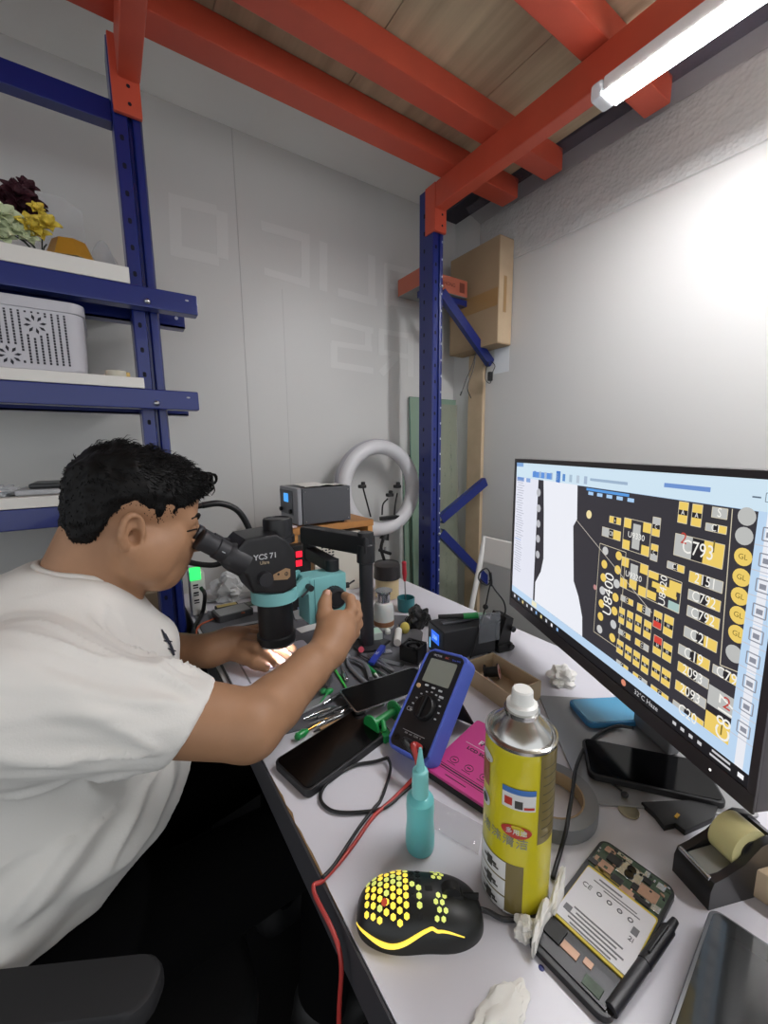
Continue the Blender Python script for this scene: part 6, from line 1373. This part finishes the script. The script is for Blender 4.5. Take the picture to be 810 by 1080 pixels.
for i in sel:
    p = V(hl[i]); n = V(hn[i])
    if p.z < -.02 and random.random() < .3: continue
    top = max(0, min(1, (p.z-.035)/.05)); flow = Hr @ V((.55*top+.15, .25*math.sin(p.x*40+p.y*60), -.55*(1-top)-.05)); dd = (n*(.22+.3*top)+flow*1.2+V((random.uniform(-.4, .4), random.uniform(-.4, .4), random.uniform(-.4, .4)))).normalized()
    L = (.005+.012*top)*random.uniform(.6, 1.3); r0_ = .0011; a = V(hv[i])-n*.001; s1 = dd.cross(n).normalized()*r0_; s2 = n*r0_*.6; m = a+dd*L*.55+n*.0008; e_ = a+dd*L-n*L*.25
    b.raw([a+s1, a-s1*.5+s2, a-s1*.5-s2, m+s1*.7, m-s1*.4+s2*.7, m-s1*.4-s2*.7, e_], [(0, 1, 4, 3), (1, 2, 5, 4), (2, 0, 3, 5), (3, 4, 6), (4, 5, 6), (5, 3, 6)])
# curls over the forehead
for k in range(46):
    y = random.uniform(-.05, .04); a = H_(.088+random.uniform(-.012, .006)-.25*abs(y)*abs(y)*20, y, .088+random.uniform(-.008, .014)); o_ = Hr @ V((1, 0, .1)); w = random.uniform(.006, .017); dn = Hr @ V((0, random.uniform(-.6, .6), -1))
    b.tube([a-o_*.01, a+o_*w*.6+dn*-.003, a+o_*w+dn*w*.5, a+o_*w*.7+dn*w*1.1], [.0016, .0014, .0005], 5, sm=3)
b.build('hair_strands', hair, smooth=180, norm=False)
# ------------------------------------------------------------------ shirt
f = Field((-.34, .36, .46), (.22, 1.10, 1.06), SHIRT_H)
f.ell((-.105, .742, .80), (.130, .185, .150), .05); f.ell((-.105, .735, .68), (.172, .183, .135), .05); f.ell((-.165, .73, .58), (.130, .165, .09), .04); f.ell((-.045, .745, .865), (.085, .12, .075), .04); f.ell((-.02, .745, .80), (.085, .13, .09), .04); f.cone((-.025, .745, .925), (.02, .745, .86), .047, .05, .03)
f.cone(SHR+V((.005, .02, -.01)), SHL+V((.0, -.02, -.01)), .082, .080, .05); f.cone(NECK+V((-.05, -.02, -.03)), NECK+V((-.05, .02, -.03)), .07, .07, .06); f.ell((-.16, .742, .86), (.09, .15, .12), .06)
f.cone(NECK+V((-.012, -.012, -.02)), NECK+V((-.012, .012, -.02)), .067, .067, .045)
AX = (ELB-SHR).normalized(); SE = SHR+AX*((ELB-SHR).length*.72)
g1 = Field((-.34, .36, .66), (.22, .78, 1.06), SHIRT_H)
f_s = f; 
# right sleeve made apart so that its end can be cut square
g1.cone(SHR, SHR+AX*.30, .080, .036, .01); SN = (AX-V((0, 0, .38))).normalized(); g1.plane(SE, SN)
sl, P = f.win((-.34+.05, .36+.05, .66+.05), (.22-.05, .78-.05, 1.06-.05), .05)
# resample on the same lattice
ia = np.round((g1.lo-f.lo)/SHIRT_H).astype(int); sl = tuple(slice(max(0, ia[i]), min(f.n[i], ia[i]+g1.n[i])) for i in range(3)); src = tuple(slice(sl[i].start-ia[i], sl[i].stop-ia[i]) for i in range(3))
f.comb(sl, g1.D[src], .03, 'add')
AL = (ELL_-SHL).normalized(); f.cone(SHL, SHL+AL*.14, .08, .066, .03)
hn_ = V((.28, -.10, -1)).normalized(); f.plane((-.045, .62, .558), (0, 0, -1))
f.cone(NECK+V((-.002, 0, .010)), NECK+V((.012, 0, .15)), .053, .075, .006, 'sub')
sv, sf = f.mesh(); sv = lap(sv, sf, 7); sn = vnormals(sv, sf)
for i in range(len(sv)):
    p = V(sv[i]); a = 0
    al = (p-SHR).dot(AX); pe = (p-SHR-AX*al).length
    if p.y < .66 and p.z > .72 and al > -.06:          # sleeve: folds along the arm
        th = math.atan2(p.z-(SHR+AX*al).z, -(p.y-(SHR+AX*al).y)); fo = mnoise.noise((al*5, th*2.6+al*7, 1.5)); a = (.0125*(max(0, 1-abs(fo)*2.4)**2-.3)*min(1, max(0, .3+al*5))+.0025*mnoise.noise((al*16, th*6, 3)))*min(1, max(0, ((SE-p).dot(SN)-.008)/.03))
    elif p.z < .80:
        d = p.x*.75+p.z*.65; e2 = -p.x*.65+p.z*.75; fo = mnoise.noise((d*6.5, e2*22, p.y*6)); a = .022*(.40-abs(fo))*min(1, (.86-p.z)*7)+.004*mnoise.noise((p.x*28, p.y*28, p.z*22))
    else: a = .004*mnoise.noise((p.x*16, p.y*9, p.z*18))
    sv[i] += sn[i]*a
shirtm = mat('shirt white', 'dcdad5', .85, bump=.05, bscale=400)
shirt = to_mesh('shirt', sv, sf, [shirtm], person)
# ribbed collar
bv = BVHTree.FromPolygons([V(p) for p in sv], [tuple(int(x) for x in q) for q in sf])
dirn = V((.014, 0, .14)).normalized(); cb = basis(dirn, (1, 0, 0)); b = MB(shirtm); ring = []
for k in range(48):
    a = 2*math.pi*k/48; r_c = .0575; p = NECK+V((-.002, 0, .012))+cb@V((r_c*math.cos(a), r_c*math.sin(a), .0)); h = bv.ray_cast(p+dirn*.12, -dirn); ring.append((h[0] if h[0] else p)+dirn*.001)
sm2 = [(ring[k-2]+ring[k-1]+ring[k]+ring[(k+1) % 48]+ring[(k+2) % 48])/5 for k in range(48)]
b.tube(sm2+[sm2[0]], .0058, 8, sm=0, flat=1.2); b.build('collar', shirt, smooth=180)
# dark print on the chest
b = MB(mat('shirt print', '2a2c38', .8)); random.seed(3)
for (x0, y0), (x1, y1), w in (((170, 664), (178, 680), 3.4), ((178, 678), (184, 694), 3.6), ((172, 676), (181, 677), 2.6), ((176, 684), (185, 687), 2.4), ((174, 668), (182, 684), 1.2)):
    n = 6; vs_ = []
    for k in range(n+1):
        t = k/n; x, y = x0+(x1-x0)*t, y0+(y1-y0)*t; ln = math.hypot(x1-x0, y1-y0); nx, ny = -(y1-y0)/ln*w/2*(1-abs(t-.5)*1.2), (x1-x0)/ln*w/2*(1-abs(t-.5)*1.2)
        for s in (1, -1):
            d = ray(x+s*nx, y+s*ny).normalized(); h = bv.ray_cast(CAM, d, 2.0); vs_.append(h[0]+h[1]*.0012 if h[0] is not None else None)
    for k in range(n):
        q = vs_[2*k:2*k+4]
        if all(v is not None for v in q) and max((q[0]-v).length for v in q) < .03: b.raw([q[0], q[1], q[3], q[2]], [(0, 1, 2, 3)])
if len(b.bm.faces): b.build('chest_print', shirt, smooth=0)
# --------------------------------------------------------------- trousers
f = Field((-.36, .44, .0), (.46, 1.04, .64), .008)
f.ell((-.14, .735, .465), (.155, .185, .105), .05)
for y0, y1 in ((.635, .61), (.835, .86)): f.cone((-.12, y0, .455), (.30, y1, .49), .083, .068, .05); f.cone((.30, y1, .485), (.25, y1, .10), .066, .048, .03)
f.plane((0, 0, .085), (0, 0, -1)); f.plane((-.05, .62, .585), (0, 0, 1))
tv, tf = f.mesh(); trm = mat('trousers black', '040405', .9, spec=.1); to_mesh('trousers', tv, tf, [trm], person)
for y in (.61, .86):
    f = Field((.1, y-.09, -.01), (.5, y+.09, .16), .006); f.cone((.24, y, .05), (.37, y, .034), .045, .034, .03); f.cone((.235, y, .06), (.24, y, .11), .045, .046, .03); f.plane((0, 0, .003), (0, 0, -1)); a_, b_ = f.mesh(); to_mesh('shoe', a_, b_, [rub], person)
# ------------------------------------------------------------------ chair
ch = thing('office_chair', 'black office chair with padded armrests, under the seated person', 'chair', (-.13, .73, 0))
chm = mat('chair fabric', '0e0e10', .8); chp = mat('chair plastic', '17171a', .5)
b = MB(chm); b.prism([(x-.13, y+.735) for x, y in rrect(.5, .50, .08, 6)], .29, .362, bev=.02); b.build('seat', ch)
b = MB(chm); b.prism([(y+.735, z+.70) for y, z in rrect(.44, .56, .09, 6)], -.03, .03, Matrix(((0, 0, 1, -.42), (1, 0, 0, 0), (0, 1, 0, 0), (0, 0, 0, 1))), bev=.015); b.build('backrest', ch)
b = MB(chp); b.box((-.41, .735, .37), (.03, .07, .2), bev=.01); b.box((-.36, .735, .282), (.14, .07, .014), bev=.005); b.build('back_bar', ch)
am = mat('armrest', '212123', .7)
Pr, Pl = desk(168, 1033, .602), desk(-10, 1053, .602); dA = (Pl-Pr).normalized(); Lr = .30
b = MB(am); b.prism([(x+Lr/2, y2) for x, y2 in rrect(Lr, .055, .024, 6)], -.03, 0, frame(Pr, dA, (0, 0, 1)), bev=.009); b.build('armrest', ch)
mid = Pr+dA*.16; b = MB(chp); b.tube([mid+V((0, 0, -.03)), mid+V((0, 0, -.14)), V((-.2, .47, .33)), V((-.18, .54, .282))], .016, 10); b.build('arm_support', ch)
b = MB(am); b.prism([(x-.17, y2+1.01) for x, y2 in rrect(.30, .075, .03, 6)], .572, .602, bev=.01); b.build('armrest', ch)
b = MB(chp); b.tube([(-.22, 1.01, .572), (-.22, 1.01, .45), (-.2, .98, .34), (-.18, .92, .282)], .016, 10); b.build('arm_support', ch)
b = MB(chp); b.cyl((-.13, .735, .1), (-.13, .735, .29), .026); b.build('gas_post', ch)
for k in range(5):
    a = R(72*k+20); e_ = V((-.13+.27*math.cos(a), .735+.27*math.sin(a), .075)); b = MB(chp); b.tube([(-.13, .735, .11), e_], [.022, .014], 10, sm=0); b.build('base_leg', ch)
    b = MB(rub); b.cyl(e_+V((-.012*math.sin(a), .012*math.cos(a), -.046)), e_+V((.012*math.sin(a), -.012*math.cos(a), -.046)), .028, seg=18); b.cyl(e_+V((0, 0, -.03)), e_+V((0, 0, .004)), .006, seg=8); b.build('caster', ch)
# ------------------------------------------------------------------ light
w = bpy.data.worlds.new('world'); SC.world = w; w.use_nodes = True
w.node_tree.nodes['Background'].inputs['Color'].default_value = (.93, .96, 1, 1); w.node_tree.nodes['Background'].inputs['Strength'].default_value = AMB
def area(name, loc, tgt, size, sy, power, col=(1, 1, 1)):
    l = bpy.data.lights.new(name, 'AREA'); l.shape = 'RECTANGLE'; l.size = size; l.size_y = sy; l.energy = power; l.color = col
    o = bpy.data.objects.new(name, l); COL.objects.link(o); o.location = loc
    o.rotation_euler = (V(tgt)-V(loc)).to_track_quat('-Z', 'Y').to_euler(); return o
area('fill_lamp', (-.9, -.9, 2.3), (0, .6, 1), 1.2, .15, FILL_W)  # unseen lamp added behind the camera for fill light
SC.view_settings.view_transform = 'Standard'; SC.view_settings.look = 'None'; SC.view_settings.gamma = 1; SC.view_settings.exposure = 0
SC.view_settings.use_curve_mapping = False
